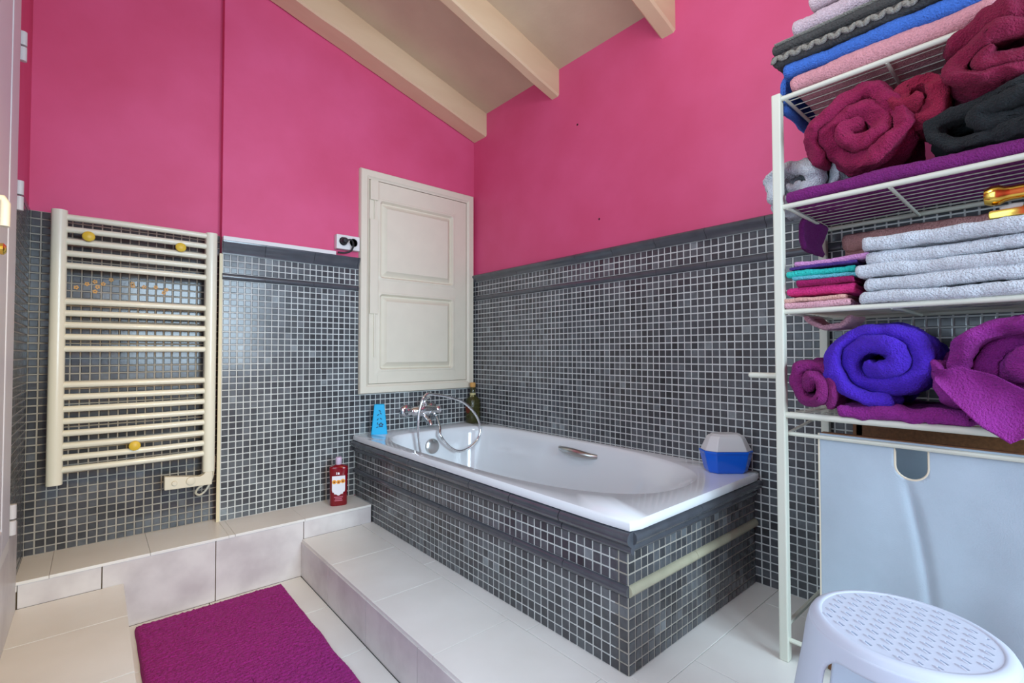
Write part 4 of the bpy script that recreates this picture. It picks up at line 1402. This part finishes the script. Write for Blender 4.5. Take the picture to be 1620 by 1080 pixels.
def bag_x(y, zz_):
    t = (BZ1-zz_)/(BZ1-BZ0)
    return BX0 + 0.012*math.sin(t*PI)*noise.noise(Vector((y*5, zz_*2.5, 1)))*1.3 + 0.010*noise.noise(Vector((y*9, zz_*1.2, 4)))*t + 0.010*math.exp(-((y-0.262+0.16*t-0.10*t*t)/0.010)**2)*min(1, max(0, t-0.10)*5)*(1-0.6*t) + 0.004*math.sin(y*38+zz_*6)*t*(1-t)


bm = bmesh.new()
ny_, nz_ = 60, 56
HY, HZ, HW, HH = 0.229, BZ1-0.012, 0.030, 0.072


def in_hole(y, zz_):
    if zz_ > HZ or abs(y-HY) > HW:
        return False
    d = HZ-zz_
    if d < HH-HW*1.0:
        return True
    return ((y-HY)/HW)**2 + ((d-(HH-HW))/HW)**2 < 1


grid = {}
ny_, nz_ = 120, 110
for i in range(ny_+1):
    for j in range(nz_+1):
        y = BY0+(BY1-BY0)*i/ny_
        zz_ = BZ0+(BZ1-BZ0)*j/nz_
        # pull grid points near the hole edge onto it
        grid[i, j] = bm.verts.new((bag_x(y, zz_), y + (0.006*(BZ1-zz_) if i == ny_ else 0), zz_))
for i in range(ny_):
    for j in range(nz_):
        y = BY0+(BY1-BY0)*(i+.5)/ny_
        zz_ = BZ0+(BZ1-BZ0)*(j+.5)/nz_
        if in_hole(y, zz_):
            continue
        bm.faces.new((grid[i, j], grid[i, j+1], grid[i+1, j+1], grid[i+1, j]))
# smooth the hole border
for v in [v for v in bm.verts if not v.link_faces]:
    bm.verts.remove(v)
for v in bm.verts:
    if v.is_boundary and BY0+0.02 < v.co.y < BY1-0.02 and BZ0+0.02 < v.co.z < BZ1-0.005:
        y, d = v.co.y, HZ-v.co.z
        if d > HH-HW:
            q = Vector((y-HY, d-(HH-HW)))
            if q.length > 1e-4:
                q = q.normalized()*HW
            v.co.y, v.co.z = HY+q.x, HZ-(HH-HW)-q.y
        elif abs(y-HY) > HW*0.7:
            v.co.y = HY+math.copysign(HW, y-HY)
me = bpy.data.meshes.new('front_panel')
bm.to_mesh(me)
bm.free()
me.materials.append(M['canvas'])
me.polygons.foreach_set('use_smooth', [True]*len(me.polygons))
fp = link('front_panel', me, bag)
sol = fp.modifiers.new('solid', 'SOLIDIFY')
sol.thickness = 0.003
sol.offset = 1
mb = MB()
for y in (BY0, BY1+0.002):
    mb.box((BX0+0.006, y-0.0015, BZ0), (BX1, y+0.0015, BZ1-0.05))
mb.box((BX1-0.002, BY0, BZ0), (BX1, BY1, BZ1-0.055))
mb.box((BX0+0.004, BY0, BZ0), (BX1, BY1, BZ0+0.003))
obj('bag_body', mb, M['canvas'], bag)
mb = MB()
hl = [(HY-HW, HZ)] + [(HY-HW, HZ-(HH-HW)*k/4) for k in range(1, 4)] + [(HY+HW*math.cos(a), HZ-(HH-HW)+HW*math.sin(a)) for a in [PI+PI*k/12 for k in range(13)]] + [(HY+HW, HZ-(HH-HW)*k/4) for k in (3, 2, 1)] + [(HY+HW, HZ)]
hl = hl + [hl[0]]
mb.tube([(bag_x(y, zq)-0.001, y, zq) for y, zq in hl], 0.0026, 6)
obj('hole_hem', mb, M['hem'], bag, 40)
mb = MB()
mb.tube([(bag_x(BY1, BZ0+(BZ1-BZ0)*k/14)-0.001, BY1, BZ0+(BZ1-BZ0)*k/14) for k in range(15)], 0.003, 6)
obj('side_hem', mb, M['hem'], bag, 40)
# wooden frame carrying the bag
for lo, hi in (((BX1+0.004, BY0, -0.262), (BX1+0.022, BY1, -0.178)), ((BX0+0.012, BY0, -0.222), (BX0+0.030, BY1, -0.204))):
    mb = MB()
    mb.box(lo, hi, b=0.002)
    obj('frame_rail', mb, M['wood'], bag)
for y in (BY1-0.025, BY0+0.01):
    mb = MB()
    mb.box((BX1+0.004, y, ZP), (BX1+0.022, y+0.018, -0.172), b=0.002)
    obj('frame_leg', mb, M['wood'], bag)
    mb = MB()
    mb.box((BX0+0.012, y, ZP), (BX0+0.030, y+0.018, -0.205), b=0.002)
    obj('frame_leg', mb, M['wood'], bag)

# ---------------------------------------------------------------- stool
SC = Vector((1.017, 0.180, 0))
SZ = -0.452
st = thing('stool', 'white plastic step stool with slotted round seat in front of the laundry bag', 'stool', (SC.x, SC.y, ZP))
NS = 96


def ring_pts(r, z, wob=0.0):
    return [(SC.x+r*math.cos(2*PI*k/NS), SC.y+r*math.sin(2*PI*k/NS), z) for k in range(NS)]


# seat: raised rim ring and slotted plate
mb = MB()
mb.loft([ring_pts(0.115, SZ-0.0030), ring_pts(0.117, SZ-0.0012), ring_pts(0.121, SZ-0.0012), ring_pts(0.126, SZ-0.0024), ring_pts(0.131, SZ-0.006), ring_pts(0.135, SZ-0.014)], cap0=False, cap1=False)
obj('seat_rim', mb, M['stool'], st, 'all')
bm = bmesh.new()
g = 0.0045
ng = 27
ang = 0.95
ca, sa = math.cos(ang), math.sin(ang)
vv = {}
slots = []
for i in range(-ng, ng):
    for j in range(-ng, ng):
        x, y = (i+.5)*g, (j+.5)*g
        if math.hypot(x, y) > 0.119:
            continue
        # brick-like slot pattern: 3 cells long, 1 wide, every 6 x 4 cells
        row = j // 4
        off = 3 if row % 2 else 0
        if j % 4 == 1 and ((i+off) % 6) in (0, 1, 2) and math.hypot(x, y) < 0.110:
            if (i+off) % 6 == 1:
                slots.append((x, y))
            continue
        q = []
        for a, b in ((i, j), (i+1, j), (i+1, j+1), (i, j+1)):
            if (a, b) not in vv:
                X_, Y_ = a*g, b*g
                vv[a, b] = bm.verts.new((SC.x+X_*ca-Y_*sa, SC.y+X_*sa+Y_*ca, SZ-0.0025))
            q.append(vv[a, b])
        bm.faces.new(q)
me = bpy.data.meshes.new('seat_plate')
bm.to_mesh(me)
bm.free()
me.materials.append(M['stool'])
sp = link('seat_plate', me, st)
sol = sp.modifiers.new('solid', 'SOLIDIFY')
sol.thickness = 0.004
sol.offset = -1
mb = MB()
for x, y in slots:
    for dy in (0.0045,):
        c = Vector((SC.x+x*ca-(y+dy)*sa, SC.y+x*sa+(y+dy)*ca, SZ-0.0028))
        dd = Vector((ca, sa, 0))
        nn = Vector((-sa, ca, 0))
        mb.loft([[c+dd*(0.011*t)+nn*(0.0022*w*math.sqrt(max(0.02, 1-t*t)))+UZ*(0.0022*hh*math.sqrt(max(0.02, 1-t*t))) for w, hh in ((-1, 0), (-0.5, 0.9), (0.5, 0.9), (1, 0))] for t in (-1, -0.6, 0, 0.6, 1)])
gr = obj('grip_ridges', mb, M['stool'], st, 60)
gr['kind'] = 'stuff'
# skirt and legs: a flaring shell with arched openings
mb = MB()
nzs = 96
NK = 240
rows = []
for k in range(nzs+1):
    t = k/nzs
    zq = SZ-0.012 + (ZP-SZ+0.012)*t
    r = 0.1345 + 0.058*t**0.85
    rows.append((r, zq))
for k, (r, zq) in enumerate(rows):
    mb.v += [(SC.x+r*math.cos(2*PI*i/NK), SC.y+r*math.sin(2*PI*i/NK), zq) for i in range(NK)]
A0 = 1.45
for k in range(nzs):
    for i in range(NK):
        a = 2*PI*(i+.5)/NK
        zq = (rows[k][1]+rows[k+1][1])/2
        r = rows[k][0]
        d = ((a - A0 + PI/4) % (PI/2)) - PI/4          # angle from the nearest opening centre
        s_ = abs(d)*r
        arch_top = SZ - 0.037
        hw = 0.070 + 0.030*(SZ-zq)/0.35
        inside = False
        if zq < arch_top:
            dz = arch_top-zq
            rad_c = 0.035
            lim = hw if dz > rad_c else hw-rad_c+math.sqrt(max(0, rad_c**2-(rad_c-dz)**2))
            inside = s_ < lim
        if inside:
            continue
        j = (i+1) % NK
        mb.f.append((k*NK+i, k*NK+j, (k+1)*NK+j, (k+1)*NK+i))
        mb.mi.append(0)
sk_o = obj('skirt', mb, M['stool'], st, 'all')
bm = bmesh.new()
bm.from_mesh(sk_o.data)
for v in [v for v in bm.verts if not v.link_faces]:
    bm.verts.remove(v)
zt_, zb_ = SZ-0.013, ZP+0.001
bvs = [v for v in bm.verts if v.is_boundary and zb_ < v.co.z < zt_]
for it in range(10):
    new = {}
    for v in bvs:
        nb_ = [e.other_vert(v).co for e in v.link_edges if e.is_boundary]
        if len(nb_) == 2:
            new[v] = v.co*0.4 + (nb_[0]+nb_[1])*0.3
    for v, c in new.items():
        v.co = c
bm.to_mesh(sk_o.data)
bm.free()
sol = sk_o.modifiers.new('solid', 'SOLIDIFY')
sol.thickness = 0.004
sol.offset = -1
